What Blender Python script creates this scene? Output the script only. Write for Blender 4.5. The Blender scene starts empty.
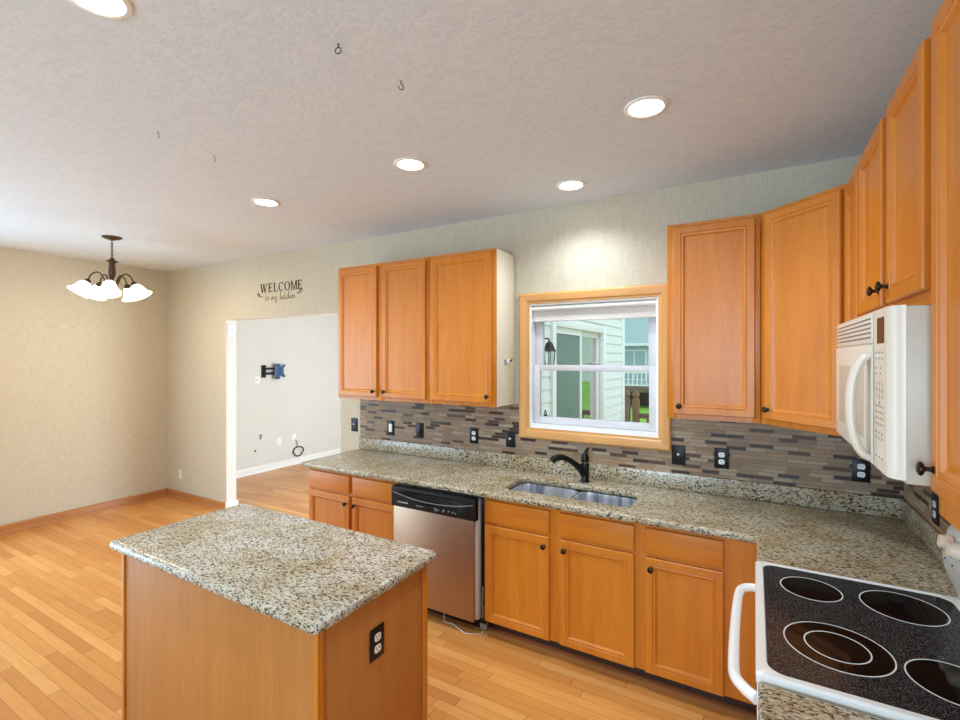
import bpy, bmesh, math, random
from mathutils import Vector, Matrix
from math import radians as R, pi, sin, cos

S = bpy.context.scene
C = S.collection
random.seed(7)

# ------------------------------------------------------------------ camera
cam = bpy.data.cameras.new('camera')
camo = bpy.data.objects.new('camera', cam)
C.objects.link(camo)
camo.location = (0, 0, 1.744)
camo.rotation_euler = (R(90), 0, R(30.06))
cam.sensor_width = 36
cam.lens = 474 / 960 * 36
cam.shift_y = -3 / 960
cam.clip_start = .02
cam.clip_end = 300
S.camera = camo

# ------------------------------------------------------------------ world, sun, big lights, exposure
S.view_settings.view_transform = 'Standard'
S.view_settings.look = 'None'
S.view_settings.exposure = 0.22
S.view_settings.gamma = 1
S.view_settings.use_curve_mapping = False
w = bpy.data.worlds.new('sky')
S.world = w
w.use_nodes = True
wn = w.node_tree
bg = wn.nodes['Background']
bg.inputs['Color'].default_value = (.74, .90, 1.0, 1)
bg.inputs['Strength'].default_value = 1.3


def area(name, loc, rot, sx, sy, power, col):
    l = bpy.data.lights.new(name, 'AREA')
    l.shape = 'RECTANGLE'
    l.size, l.size_y = sx, sy
    l.energy = power
    l.color = col
    o = bpy.data.objects.new(name, l)
    o.location, o.rotation_euler = loc, rot
    C.objects.link(o)
    return o


sun = bpy.data.lights.new('sun', 'SUN')
sun.energy = .7
sun.angle = R(20)
sun.color = (1, .97, .92)
suno = bpy.data.objects.new('sun', sun)
suno.rotation_euler = (R(40), 0, R(80))
C.objects.link(suno)

FILL_COL = (.55, .79, 1.0)
# two fill lamps at an unseen rear window and side patio door, added to
# brighten the kitchen; then daylight through the next room's sliding door
area('added_fill_rear', (-.40, -3.24, 1.6), (R(90), 0, 0), 1.75, 1.35, 110, FILL_COL)
area('added_fill_side', (-6.34, -.25, 1.2), (R(90), 0, R(-90)), 2.5, 2.2, 128, FILL_COL)
area('daylight_family_room', (-1.80, 4.75, 1.05), (R(90), 0, R(90)), 1.4, 1.9, 125, (.74, .89, 1.0))


# ------------------------------------------------------------------ materials
def srgb(r, g, b):
    f = lambda c: (c / 255) / 12.92 if c / 255 <= .04045 else ((c / 255 + .055) / 1.055) ** 2.4
    return (f(r), f(g), f(b), 1)


class NT:
    def __init__(s, name):
        s.m = bpy.data.materials.new(name)
        s.m.use_nodes = True
        s.t = s.m.node_tree
        s.b = s.t.nodes['Principled BSDF']

    def n(s, kind, **kw):
        x = s.t.nodes.new('ShaderNode' + kind)
        for k, v in kw.items():
            setattr(x, k, v)
        return x

    def l(s, a, b):
        s.t.links.new(a, b)

    def coord(s, scale=(1, 1, 1), rot=(0, 0, 0), out='Object'):
        c = s.n('TexCoord')
        m = s.n('Mapping')
        m.inputs['Scale'].default_value = scale
        m.inputs['Rotation'].default_value = rot
        s.l(c.outputs[out], m.inputs['Vector'])
        return m.outputs['Vector']

    def noise(s, vec, scale, detail=3, rough=.5, dist=0):
        x = s.n('TexNoise')
        x.inputs['Scale'].default_value = scale
        x.inputs['Detail'].default_value = detail
        x.inputs['Roughness'].default_value = rough
        x.inputs['Distortion'].default_value = dist
        if vec is not None:
            s.l(vec, x.inputs['Vector'])
        return x.outputs[0]

    def ramp(s, fac, stops, mode='LINEAR'):
        x = s.n('ValToRGB')
        x.color_ramp.interpolation = mode
        e = x.color_ramp.elements
        while len(e) < len(stops):
            e.new(.5)
        for el, (p, c) in zip(e, stops):
            el.position = p
            el.color = c
        s.l(fac, x.inputs[0])
        return x.outputs[0]

    def math(s, op, a, b=None, c=None):
        x = s.n('Math', operation=op)
        for i, v in enumerate((a, b, c)):
            if v is None:
                continue
            if isinstance(v, (int, float)):
                x.inputs[i].default_value = v
            else:
                s.l(v, x.inputs[i])
        return x.outputs[0]

    def mix(s, fac, a, b, mode='MIX'):
        x = s.n('Mix', data_type='RGBA', blend_type=mode)
        if isinstance(fac, (int, float)):
            x.inputs[0].default_value = fac
        else:
            s.l(fac, x.inputs[0])
        for i, v in ((6, a), (7, b)):
            if isinstance(v, tuple):
                x.inputs[i].default_value = v
            else:
                s.l(v, x.inputs[i])
        return x.outputs[2]

    def bump(s, h, strength, dist=.01):
        x = s.n('Bump')
        x.inputs['Strength'].default_value = strength
        x.inputs['Distance'].default_value = dist
        s.l(h, x.inputs['Height'])
        s.l(x.outputs[0], s.b.inputs['Normal'])

    def set(s, col=None, rough=None, metal=None, spec=None, coat=None, emit=None, estr=None, trans=None):
        for key, v in (('Base Color', col), ('Roughness', rough), ('Metallic', metal), ('Specular IOR Level', spec),
                       ('Coat Weight', coat), ('Emission Color', emit), ('Emission Strength', estr),
                       ('Transmission Weight', trans)):
            if v is None:
                continue
            if isinstance(v, (int, float, tuple)):
                s.b.inputs[key].default_value = v
            else:
                s.l(v, s.b.inputs[key])
        return s.m


def plain(name, col, rough=.5, metal=0, var=.06, scale=25, **kw):
    t = NT(name)
    v = t.coord()
    f = t.noise(v, scale, 2)
    dark = tuple(c * (1 - var) for c in col[:3]) + (1,)
    light = tuple(min(1, c * (1 + var)) for c in col[:3]) + (1,)
    return t.set(t.ramp(f, [(.3, dark), (.7, light)]), rough, metal, **kw)


def wood(name, c0, c1, axis='Z', rough=.36, coat=0):
    t = NT(name)
    sc = {'Z': (9, 9, .8), 'X': (.8, 9, 9), 'Y': (9, .8, 9)}[axis]
    v = t.coord(sc)
    f = t.noise(v, 2.2, 5, .6, .5)
    f2 = t.noise(t.coord((1, 1, 1)), 2.3, 2)
    f3 = t.noise(t.coord(tuple(x * 9 for x in sc)), 2.5, 2)
    a = t.ramp(f, [(.25, c0), (.75, c1)])
    b = t.mix(t.math('MULTIPLY', f2, .35), a, c0)
    d = t.mix(.14, b, t.ramp(f3, [(.35, (.55, .42, .3, 1)), (.65, (1, 1, 1, 1))]), 'MULTIPLY')
    t.bump(f3, .03, .002)
    return t.set(d, rough, coat=coat)


def granite(name, tint=(1, 1, 1, 1)):
    t = NT(name)
    v = t.coord((1, 2.1, 1.5), (0, R(12), R(-28)))
    warp = t.n('TexNoise')
    warp.inputs['Scale'].default_value = 60
    t.l(v, warp.inputs['Vector'])
    vm = t.n('VectorMath', operation='MULTIPLY_ADD')
    t.l(warp.outputs['Color'], vm.inputs[0])
    vm.inputs[1].default_value = (.02, .02, .02)
    t.l(v, vm.inputs[2])
    vv = vm.outputs[0]
    vo = t.n('TexVoronoi', feature='F1')
    vo.inputs['Scale'].default_value = 104
    t.l(vv, vo.inputs['Vector'])
    sp = t.n('SeparateColor')
    t.l(vo.outputs['Color'], sp.inputs[0])
    big = t.noise(t.coord(), 5, 3, .6)
    med = t.noise(vv, 68, 4, .7)
    fac = t.math('ADD', t.math('MULTIPLY', sp.outputs[0], .42), t.math('MULTIPLY', med, .78))
    col = t.ramp(fac, [(.0, srgb(30, 26, 24)), (.39, srgb(50, 44, 38)), (.44, srgb(96, 87, 74)), (.50, srgb(148, 138, 120)),
                       (.58, srgb(184, 176, 158)), (.66, srgb(214, 209, 196)), (.74, srgb(168, 162, 150)), (.9, srgb(232, 230, 224))])
    pat = t.ramp(big, [(.4, (1, 1, 1, 1)), (.68, srgb(222, 204, 168))])
    col = t.mix(.8, col, pat, 'MULTIPLY')
    col = t.mix(1.0, col, tint, 'MULTIPLY')
    fine = t.noise(vv, 120, 3, .65)
    col = t.mix(t.ramp(fine, [(.60, (0, 0, 0, 1)), (.66, (.8, .8, .8, 1))]), col, srgb(66, 56, 48))
    return t.set(col, .22, spec=.4)


def tiles(name, axis):
    t = NT(name)
    c = t.n('TexCoord')
    s = t.n('SeparateXYZ')
    t.l(c.outputs['Object'], s.inputs[0])
    x = s.outputs[axis]
    z = s.outputs[2]
    rh = .0225
    row = t.math('DIVIDE', z, rh)
    ri = t.math('FLOOR', row)
    wn1 = t.n('TexWhiteNoise', noise_dimensions='1D')
    t.l(ri, wn1.inputs['W'])
    width = t.math('MULTIPLY_ADD', wn1.outputs[0], .045, .085)
    wn2 = t.n('TexWhiteNoise', noise_dimensions='1D')
    t.l(t.math('ADD', ri, 71.3), wn2.inputs['W'])
    cx = t.math('DIVIDE', t.math('ADD', x, t.math('MULTIPLY', wn2.outputs[0], 3.7)), width)
    ci = t.math('FLOOR', cx)
    cmb = t.n('CombineXYZ')
    t.l(ri, cmb.inputs[0])
    t.l(ci, cmb.inputs[1])
    rnd = t.n('TexWhiteNoise', noise_dimensions='2D')
    t.l(cmb.outputs[0], rnd.inputs['Vector'])
    col = t.ramp(rnd.outputs[0], [(0, srgb(66, 48, 38)), (.14, srgb(92, 70, 56)), (.2, srgb(142, 114, 90)), (.36, srgb(158, 131, 104)),
                                  (.52, srgb(166, 135, 104)), (.68, srgb(148, 127, 106)), (.85, srgb(172, 150, 126))], 'CONSTANT')
    mott = t.noise(t.coord((30, 30, 60)), 3, 3)
    col = t.mix(.25, col, t.ramp(mott, [(.3, (.55, .5, .48, 1)), (.7, (1, 1, 1, 1))]), 'MULTIPLY')
    fz = t.math('FRACT', row)
    fx = t.math('FRACT', cx)
    gz = t.math('MAXIMUM', t.math('LESS_THAN', fz, .07), t.math('GREATER_THAN', fz, .93))
    gx = t.math('MAXIMUM', t.math('LESS_THAN', fx, .014), t.math('GREATER_THAN', fx, .986))
    g = t.math('MAXIMUM', gz, gx)
    col = t.mix(g, col, srgb(120, 106, 94))
    t.bump(t.math('SUBTRACT', 1, g), .4, .003)
    return t.set(col, t.math('MULTIPLY_ADD', rnd.outputs[0], .2, .38), spec=.3)


def wallpaper(name):
    t = NT(name)
    a = t.noise(t.coord((95, 95, 8)), 1.6, 4, .6)
    b = t.noise(t.coord((8, 8, 95)), 1.6, 4, .6)
    f = t.math('MULTIPLY', t.math('ADD', a, b), .5)
    big = t.noise(t.coord(), 1.2, 2)
    col = t.ramp(f, [(.36, srgb(186, 175, 154)), (.5, srgb(196, 187, 168)), (.64, srgb(205, 198, 182))])
    col = t.mix(t.math('MULTIPLY', big, .3), col, srgb(194, 178, 150))
    t.bump(f, .12, .002)
    return t.set(col, .75, spec=.25)


def floorwood(name):
    t = NT(name)
    c = t.n('TexCoord')
    s = t.n('SeparateXYZ')
    t.l(c.outputs['Object'], s.inputs[0])
    x, y = s.outputs[0], s.outputs[1]
    row = t.math('DIVIDE', y, .062)
    ri = t.math('FLOOR', row)
    w1 = t.n('TexWhiteNoise', noise_dimensions='1D')
    t.l(ri, w1.inputs['W'])
    cx = t.math('DIVIDE', t.math('ADD', x, t.math('MULTIPLY', w1.outputs[0], 7.3)), .85)
    ci = t.math('FLOOR', cx)
    cmb = t.n('CombineXYZ')
    t.l(ri, cmb.inputs[0])
    t.l(ci, cmb.inputs[1])
    rnd = t.n('TexWhiteNoise', noise_dimensions='2D')
    t.l(cmb.outputs[0], rnd.inputs['Vector'])
    col = t.ramp(rnd.outputs[0], [(0, srgb(196, 126, 58)), (.3, srgb(207, 140, 70)), (.65, srgb(214, 149, 78)), (1, srgb(223, 163, 94))])
    va = t.n('VectorMath', operation='ADD')
    mp = t.coord((1.6, 22, 1))
    t.l(mp, va.inputs[0])
    t.l(rnd.outputs['Color'], va.inputs[1])
    gr = t.noise(va.outputs[0], 2.4, 5, .62, .6)
    col = t.mix(.3, col, t.ramp(gr, [(.3, (.62, .48, .36, 1)), (.56, (1, 1, 1, 1))]), 'MULTIPLY')
    fy = t.math('FRACT', row)
    fx = t.math('FRACT', cx)
    g = t.math('MAXIMUM', t.math('LESS_THAN', fy, .035), t.math('LESS_THAN', fx, .004))
    col = t.mix(t.math('MULTIPLY', g, .7), col, srgb(96, 52, 22))
    t.bump(t.math('SUBTRACT', 1, g), .15, .002)
    return t.set(col, .3, spec=.45)


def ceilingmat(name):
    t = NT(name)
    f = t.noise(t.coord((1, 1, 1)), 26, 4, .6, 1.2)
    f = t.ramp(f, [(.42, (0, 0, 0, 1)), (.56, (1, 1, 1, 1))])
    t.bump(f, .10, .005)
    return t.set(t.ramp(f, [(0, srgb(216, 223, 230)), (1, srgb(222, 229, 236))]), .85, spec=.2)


def steel(name, axis, c=(176, 152, 130), rough=.46):  # coppery base colour paints in the wood floor's reflection
    t = NT(name)
    sc = [120, 120, 120]
    sc[axis] = 1.2
    f = t.noise(t.coord(tuple(sc)), 2, 3)
    return t.set(t.ramp(f, [(.3, srgb(*[v - 5 for v in c])), (.7, srgb(*[v + 5 for v in c]))]),
                 t.math('MULTIPLY_ADD', f, .12, rough - .06), 1.0)


def sinkmat(name):
    t = NT(name)
    f = t.noise(t.coord((16, 16, .4)), 1.3, 2)
    return t.set(t.ramp(f, [(.36, srgb(150, 160, 174)), (.5, srgb(206, 212, 222)), (.62, srgb(232, 236, 242))]), .32, .75)


def glass(name, tint=(1, 1, 1, 1), refl=1.0, base=0.0):
    t = NT(name)
    t.t.nodes.remove(t.b)
    out = t.t.nodes['Material Output']
    tr = t.n('BsdfTransparent')
    tr.inputs[0].default_value = tint
    gl = t.n('BsdfGlossy')
    gl.inputs['Roughness'].default_value = .01
    fr = t.n('Fresnel')
    fr.inputs['IOR'].default_value = 1.5
    mx = t.n('MixShader')
    t.l(t.math('MULTIPLY_ADD', fr.outputs[0], refl, base), mx.inputs[0])
    t.l(tr.outputs[0], mx.inputs[1])
    t.l(gl.outputs[0], mx.inputs[2])
    t.l(mx.outputs[0], out.inputs['Surface'])
    return t.m


def siding(name, col):
    t = NT(name)
    f = t.noise(t.coord((1, 1, 30)), 4, 3)
    return t.set(t.ramp(f, [(.3, tuple(c * .95 for c in col[:3]) + (1,)), (.7, col)]), .6)


def lapped(name, col, h):
    t = NT(name)
    c = t.n('TexCoord')
    s = t.n('SeparateXYZ')
    t.l(c.outputs['Object'], s.inputs[0])
    f = t.math('FRACT', t.math('DIVIDE', s.outputs[2], h))
    t.bump(f, .6, .02)
    return t.set(t.mix(t.math('LESS_THAN', f, .06), col, tuple(v * .8 for v in col[:3]) + (1,)), .6)


def grass(name):
    t = NT(name)
    a = t.noise(t.coord(), 1.2, 3)
    b = t.noise(t.coord(), 40, 3)
    col = t.mix(.4, t.ramp(a, [(.3, srgb(98, 160, 40)), (.7, srgb(134, 190, 58))]), t.ramp(b, [(.3, srgb(70, 130, 30)), (.7, srgb(150, 205, 70))]))
    return t.set(col, .9)


def frosted(name):
    t = NT(name)
    f = t.noise(t.coord(), 9, 2)
    return t.set(t.ramp(f, [(.3, (.92, .88, .8, 1)), (.7, (.97, .94, .88, 1))]), .5, emit=(1, .9, .74, 1), estr=1.3)


def speckled(name):
    t = NT(name)
    f = t.noise(t.coord(), 420, 1, .5)
    return t.set(t.ramp(f, [(.52, (.006, .006, .007, 1)), (.70, (.14, .14, .14, 1))]), .08, spec=.25)


M = dict(
    maple=wood('maple', srgb(194, 108, 22), srgb(216, 136, 38)),
    maple_side=wood('maple_horizontal', srgb(194, 108, 22), srgb(216, 136, 38), 'X'),
    maple_y=wood('maple_along_wall', srgb(194, 108, 22), srgb(216, 136, 38), 'Y'),
    island=wood('island_veneer', srgb(178, 112, 46), srgb(195, 130, 60), rough=.6, coat=0),
    cream=wood('pale_veneer', srgb(234, 226, 202), srgb(242, 237, 219), rough=.45, coat=.05),
    casing=wood('casing_wood', srgb(204, 146, 82), srgb(224, 170, 104), 'X'),
    casing_v=wood('casing_wood_upright', srgb(204, 146, 82), srgb(224, 170, 104)),
    base=wood('baseboard_wood', srgb(168, 108, 60), srgb(188, 128, 78), 'Y', .3, .25),
    base_x=wood('baseboard_wood_along', srgb(168, 108, 60), srgb(188, 128, 78), 'X', .3, .25),
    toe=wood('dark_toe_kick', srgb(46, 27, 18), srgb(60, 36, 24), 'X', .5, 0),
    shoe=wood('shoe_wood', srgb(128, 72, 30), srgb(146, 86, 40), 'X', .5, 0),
    granite=granite('granite'), granite_shaded=granite('shaded_granite', srgb(248, 241, 226)),  # second copy browned, putting the wall counter's warmer, dimmer light into its colour
    tile_x=tiles('mosaic_tile', 0), tile_y=tiles('mosaic_tile_side', 1),
    paper=wallpaper('wallpaper'), paint=plain('pale_grey_paint', srgb(217, 214, 207), .7, var=.015, scale=3),
    trimw=plain('white_trim', srgb(238, 237, 234), .4, var=.01),
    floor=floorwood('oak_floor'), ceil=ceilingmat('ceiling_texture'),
    white=plain('white_enamel', srgb(236, 234, 230), .22, var=.01, coat=.3),
    bisque=plain('bisque_plastic', srgb(226, 217, 202), .32, var=.01),
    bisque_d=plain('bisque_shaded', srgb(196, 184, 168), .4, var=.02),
    knobp=plain('peach_plastic', srgb(240, 214, 190), .35, var=.01),
    black=plain('black_plastic', srgb(16, 16, 18), .4, var=.1, spec=.3),
    blackm=plain('black_metal', srgb(26, 27, 30), .28, .6, var=.1),
    bronze=plain('dark_bronze', srgb(48, 34, 26), .32, .7, var=.12),
    bronze2=plain('antique_bronze', srgb(86, 66, 46), .38, .7, var=.2),
    dkglass=plain('dark_glass', srgb(40, 22, 26), .25, var=.1, spec=.25),
    hole=plain('dark_slot', srgb(14, 13, 13), .6),
    grey=plain('grey_metal', srgb(150, 148, 146), .4, .3),
    steel_z=steel('brushed_steel_upright', 2), sinkst=sinkmat('sink_steel'),
    chrome=plain('chrome', srgb(200, 200, 204), .12, 1, var=.02),
    whitep=plain('white_plastic', srgb(240, 240, 238), .35, var=.01),
    vinyl=plain('vinyl', srgb(208, 205, 208), .35, var=.01),
    shade=plain('shade_fabric', srgb(206, 200, 194), .8, var=.04, scale=60),
    glass=glass('window_glass'), dglass=plain('grey_insect_screen', srgb(96, 122, 120), .35, var=.06, scale=9), lglass=glass('reflecting_glass', (.22, .27, .27, 1), .6, .68),
    lantern_glass=glass('lantern_glass', (.9, .95, .95, 1)),
    siding=siding('white_siding', srgb(228, 238, 236)), trim_ext=plain('white_exterior_trim', srgb(236, 242, 240), .5, var=.01),
    nsiding=lapped('pale_blue_siding', srgb(190, 214, 226), .2), roof=plain('roof_shingle', srgb(120, 118, 116), .9, var=.2, scale=8),
    deck=wood('weathered_wood', srgb(118, 96, 84), srgb(146, 122, 106), 'Z', .8, 0),
    deck2=wood('weathered_wood_yellow', srgb(112, 86, 56), srgb(146, 116, 80), 'Z', .8, 0),
    deckd=wood('deck_wood', srgb(96, 80, 72), srgb(122, 104, 94), 'X', .8, 0),
    grass=grass('lawn_grass'),
    frost=frosted('frosted_glass'), speck=speckled('speckled_ceramic_glass'),
    burn=plain('black_burner', (.003, .003, .0035, 1), .06, var=.05, spec=.25), ring=plain('pale_ring', srgb(216, 216, 212), .3),
    decal=plain('brown_vinyl', srgb(72, 50, 30), .6, spec=.2), tan=plain('tan_vinyl', srgb(190, 166, 112), .6, var=.02),
    navy=plain('navy_metal', srgb(64, 96, 134), .35, .3, var=.1),
    keymark=plain('grey_print', srgb(150, 142, 132), .6),
    slotg=plain('grey_slot', srgb(120, 114, 106), .6),
    silver=plain('silver_print', srgb(180, 180, 182), .4),
)
lens = NT('lamp_lens')
M['lens'] = lens.set((1, 1, 1, 1), .4, emit=(1, .98, .95, 1), estr=9.0)


# ------------------------------------------------------------------ mesh helpers
class MB:
    def __init__(s):
        s.bm = bmesh.new()
        s.T = Matrix()

    def _in(s, bm, mi=0):
        bm.transform(s.T)
        me = bpy.data.meshes.new('t')
        for f in bm.faces:
            f.material_index = mi
        bm.to_mesh(me)
        bm.free()
        s.bm.from_mesh(me)
        bpy.data.meshes.remove(me)
        return s

    def box(s, x0, x1, y0, y1, z0, z1, bev=0, seg=2, mi=0):
        bm = bmesh.new()
        bmesh.ops.create_cube(bm, size=1)
        bm.transform(Matrix.Translation(((x0 + x1) / 2, (y0 + y1) / 2, (z0 + z1) / 2)) @ Matrix.Diagonal((abs(x1 - x0), abs(y1 - y0), abs(z1 - z0), 1)))
        if bev:
            bmesh.ops.bevel(bm, geom=bm.edges[:], offset=bev, segments=seg, affect='EDGES', profile=.5)
        return s._in(bm, mi)

    def prism(s, pts, d0, d1, axis='Z', bev=0, mi=0):
        """polygon pts extruded along axis from d0 to d1; Z:(x,y) Y:(x,z) X:(y,z)"""
        f = {'Z': lambda a, b, d: (a, b, d), 'Y': lambda a, b, d: (a, d, b), 'X': lambda a, b, d: (d, a, b)}[axis]
        bm = bmesh.new()
        lo = [bm.verts.new(f(a, b, d0)) for a, b in pts]
        hi = [bm.verts.new(f(a, b, d1)) for a, b in pts]
        n = len(pts)
        bm.faces.new(lo[::-1])
        bm.faces.new(hi)
        for i in range(n):
            bm.faces.new((lo[i], lo[(i + 1) % n], hi[(i + 1) % n], hi[i]))
        bmesh.ops.recalc_face_normals(bm, faces=bm.faces[:])
        if bev:
            bmesh.ops.bevel(bm, geom=bm.edges[:], offset=bev, segments=2, affect='EDGES', profile=.5)
        return s._in(bm, mi)

    def lathe(s, prof, loc=(0, 0, 0), axis=(0, 0, 1), seg=24, cap=True, mi=0):
        """prof: list of (radius, height along axis)"""
        bm = bmesh.new()
        rings = []
        for r, h in prof:
            if r < 1e-6:
                rings.append([bm.verts.new((0, 0, h))])
            else:
                rings.append([bm.verts.new((r * cos(2 * pi * k / seg), r * sin(2 * pi * k / seg), h)) for k in range(seg)])
        for a, b in zip(rings, rings[1:]):
            for k in range(seg):
                k2 = (k + 1) % seg
                if len(a) == 1 and len(b) == 1:
                    continue
                if len(a) == 1:
                    bm.faces.new((a[0], b[k], b[k2]))
                elif len(b) == 1:
                    bm.faces.new((a[k], a[k2], b[0]))
                else:
                    bm.faces.new((a[k], a[k2], b[k2], b[k]))
        if cap:
            for r in (rings[0], rings[-1]):
                if len(r) > 1:
                    bm.faces.new(r)
        bmesh.ops.recalc_face_normals(bm, faces=bm.faces[:])
        q = Vector((0, 0, 1)).rotation_difference(Vector(axis).normalized())
        bm.transform(Matrix.Translation(loc) @ q.to_matrix().to_4x4())
        return s._in(bm, mi)

    def cyl(s, p0, p1, r, seg=20, r1=None, mi=0):
        p0, p1 = Vector(p0), Vector(p1)
        L = (p1 - p0).length
        return s.lathe([(r, 0), (r if r1 is None else r1, L)], p0, p1 - p0, seg, mi=mi)

    def tube(s, pts, rad, seg=10, closed=False, sx=1.0, mi=0, cap=True):
        """rad number or list; sx flattens the section sideways"""
        bm = bmesh.new()
        P = [Vector(p) for p in pts]
        n = len(P)
        rads = rad if isinstance(rad, (list, tuple)) else [rad] * n
        rings = []
        up = None
        for i in range(n):
            if closed:
                t = P[(i + 1) % n] - P[i - 1]
            else:
                t = P[min(i + 1, n - 1)] - P[max(i - 1, 0)]
            t.normalize()
            if up is None:
                up = Vector((0, 0, 1)) if abs(t.z) < .9 else Vector((0, 1, 0))
            a = t.cross(up).normalized()
            b = a.cross(t).normalized()
            up = b
            rings.append([bm.verts.new(P[i] + a * cos(2 * pi * k / seg) * rads[i] * sx + b * sin(2 * pi * k / seg) * rads[i]) for k in range(seg)])
        rng = range(n) if closed else range(n - 1)
        for i in rng:
            a, b = rings[i], rings[(i + 1) % n]
            for k in range(seg):
                bm.faces.new((a[k], a[(k + 1) % seg], b[(k + 1) % seg], b[k]))
        if not closed and cap:
            bm.faces.new(rings[0])
            bm.faces.new(rings[-1])
        bmesh.ops.recalc_face_normals(bm, faces=bm.faces[:])
        return s._in(bm, mi)

    def rings(s, rs, cap0=True, cap1=True, mi=0):
        """loft between equal length closed rings of points"""
        bm = bmesh.new()
        V = [[bm.verts.new(p) for p in r] for r in rs]
        n = len(rs[0])
        for a, b in zip(V, V[1:]):
            for k in range(n):
                bm.faces.new((a[k], a[(k + 1) % n], b[(k + 1) % n], b[k]))
        if cap0:
            bm.faces.new(V[0][::-1])
        if cap1:
            bm.faces.new(V[-1])
        bmesh.ops.recalc_face_normals(bm, faces=bm.faces[:])
        return s._in(bm, mi)


LOC = {}


def build(name, mb, mats, parent=None, smooth=35):
    bm = mb.bm if isinstance(mb, MB) else mb
    if parent is not None:
        root = parent
        while root.parent is not None:
            root = root.parent
        bm.transform(ROOTM[root.name].inverted())
    me = bpy.data.meshes.new(name)
    bm.to_mesh(me)
    bm.free()
    for m in (mats if isinstance(mats, (list, tuple)) else [mats]):
        me.materials.append(m)
    if smooth:
        for p in me.polygons:
            p.use_smooth = True
        me.set_sharp_from_angle(angle=R(smooth))
    o = bpy.data.objects.new(name, me)
    C.objects.link(o)
    o.parent = parent
    return o


ROOTM = {}


def thing(name, label, cat, loc=(0, 0, 0), rz=0, group=None):
    o = bpy.data.objects.new(name, None)
    o.empty_display_size = .05
    C.objects.link(o)
    o.location = loc
    o.rotation_euler = (0, 0, rz)
    ROOTM[o.name] = Matrix.Translation(loc) @ Matrix.Rotation(rz, 4, 'Z')
    o['label'] = label
    o['category'] = cat
    if group:
        o['group'] = group
    return o


def tag(o, label, cat, group=None):
    """recentre a single mesh thing is not needed; only its properties are set"""
    o['label'] = label
    o['category'] = cat
    if group:
        o['group'] = group
    return o


def struct(o):
    o['kind'] = 'structure'
    return o


def dup(root, loc, label, rz=None, group=None):
    r = root.copy()
    C.objects.link(r)
    r.location = loc
    if rz is not None:
        r.rotation_euler = (0, 0, rz)
    r['label'] = label
    ROOTM[r.name] = Matrix.Translation(loc) @ Matrix.Rotation(r.rotation_euler.z, 4, 'Z')
    if group:
        r['group'] = group
    for ch in list(root.children):
        c = ch.copy()
        C.objects.link(c)
        c.parent = r
        for g in list(ch.children):
            d = g.copy()
            C.objects.link(d)
            d.parent = c
    return r


def rrect(x0, x1, y0, y1, r, n=6):
    pts = []
    for cx, cy, a0 in ((x1 - r, y0 + r, -90), (x1 - r, y1 - r, 0), (x0 + r, y1 - r, 90), (x0 + r, y0 + r, 180)):
        for k in range(n + 1):
            a = R(a0 + 90 * k / n)
            pts.append((cx + r * cos(a), cy + r * sin(a)))
    return pts


def slab(name, outer, holes, z0, z1, rad, mat, parent):
    """stone slab with rounded edges, cut-outs allowed: a filled 2D outline made into a mesh"""
    cu = bpy.data.curves.new('outline', 'CURVE')
    cu.dimensions = '2D'
    cu.fill_mode = 'BOTH'
    for pts in [outer] + holes:
        sp = cu.splines.new('POLY')
        sp.points.add(len(pts) - 1)
        for p, (x, y) in zip(sp.points, pts):
            p.co = (x, y, 0, 1)
        sp.use_cyclic_u = True
    cu.bevel_depth = rad
    cu.bevel_resolution = 3
    cu.offset = -rad
    cu.extrude = (z1 - z0) / 2 - rad
    tmp = bpy.data.objects.new('outline', cu)
    C.objects.link(tmp)
    bpy.context.view_layer.update()
    me = bpy.data.meshes.new_from_object(tmp.evaluated_get(bpy.context.evaluated_depsgraph_get()))
    bpy.data.objects.remove(tmp)
    bm = bmesh.new()
    bm.from_mesh(me)
    bpy.data.meshes.remove(me)
    bmesh.ops.remove_doubles(bm, verts=bm.verts[:], dist=1e-5)
    bmesh.ops.translate(bm, verts=bm.verts[:], vec=(0, 0, (z0 + z1) / 2))
    return build(name, bm, mat, parent, 40)


# ================================================================== STRUCTURE
XK = -6.40
XL, XR, YB, YF, ZC = -6.47, .675, 3.2, -3.3, 2.818
YFAM = 6.62
XE = -1.6        # outside face of the next room's wall

o = build('floor', MB().box(XL - .12, XR + .12, YF - .12, YFAM + .12, -.06, 0), M['floor'])
struct(o)
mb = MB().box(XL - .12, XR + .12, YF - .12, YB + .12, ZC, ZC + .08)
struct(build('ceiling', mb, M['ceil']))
struct(build('ceiling_family', MB().box(XL - .12, XE - .001, YB + .121, YFAM + .12, ZC, ZC + .08), M['paint']))

# window wall with the doorway to the next room and the window over the sink
mb = MB()
y0, y1 = YB, YB + .12
DX0, DX1, DZ = -5.165, -3.365, 2.162
WX0, WX1, WZ0, WZ1 = -1.43, -.53, 1.226, 2.132
for a in ((XL - .12, DX0, 0, ZC), (DX0, DX1, DZ, ZC), (DX1, WX0, 0, ZC), (WX0, WX1, 0, WZ0), (WX0, WX1, WZ1, ZC), (WX1, XR + .12, 0, ZC)):
    mb.box(a[0], a[1], y0, y1, a[2], a[3])
for f in mb.bm.faces:
    f.material_index = 0 if f.normal.y < -.5 else 1
struct(build('wall_back', mb, [M['paper'], M['paint']], smooth=0))
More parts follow.
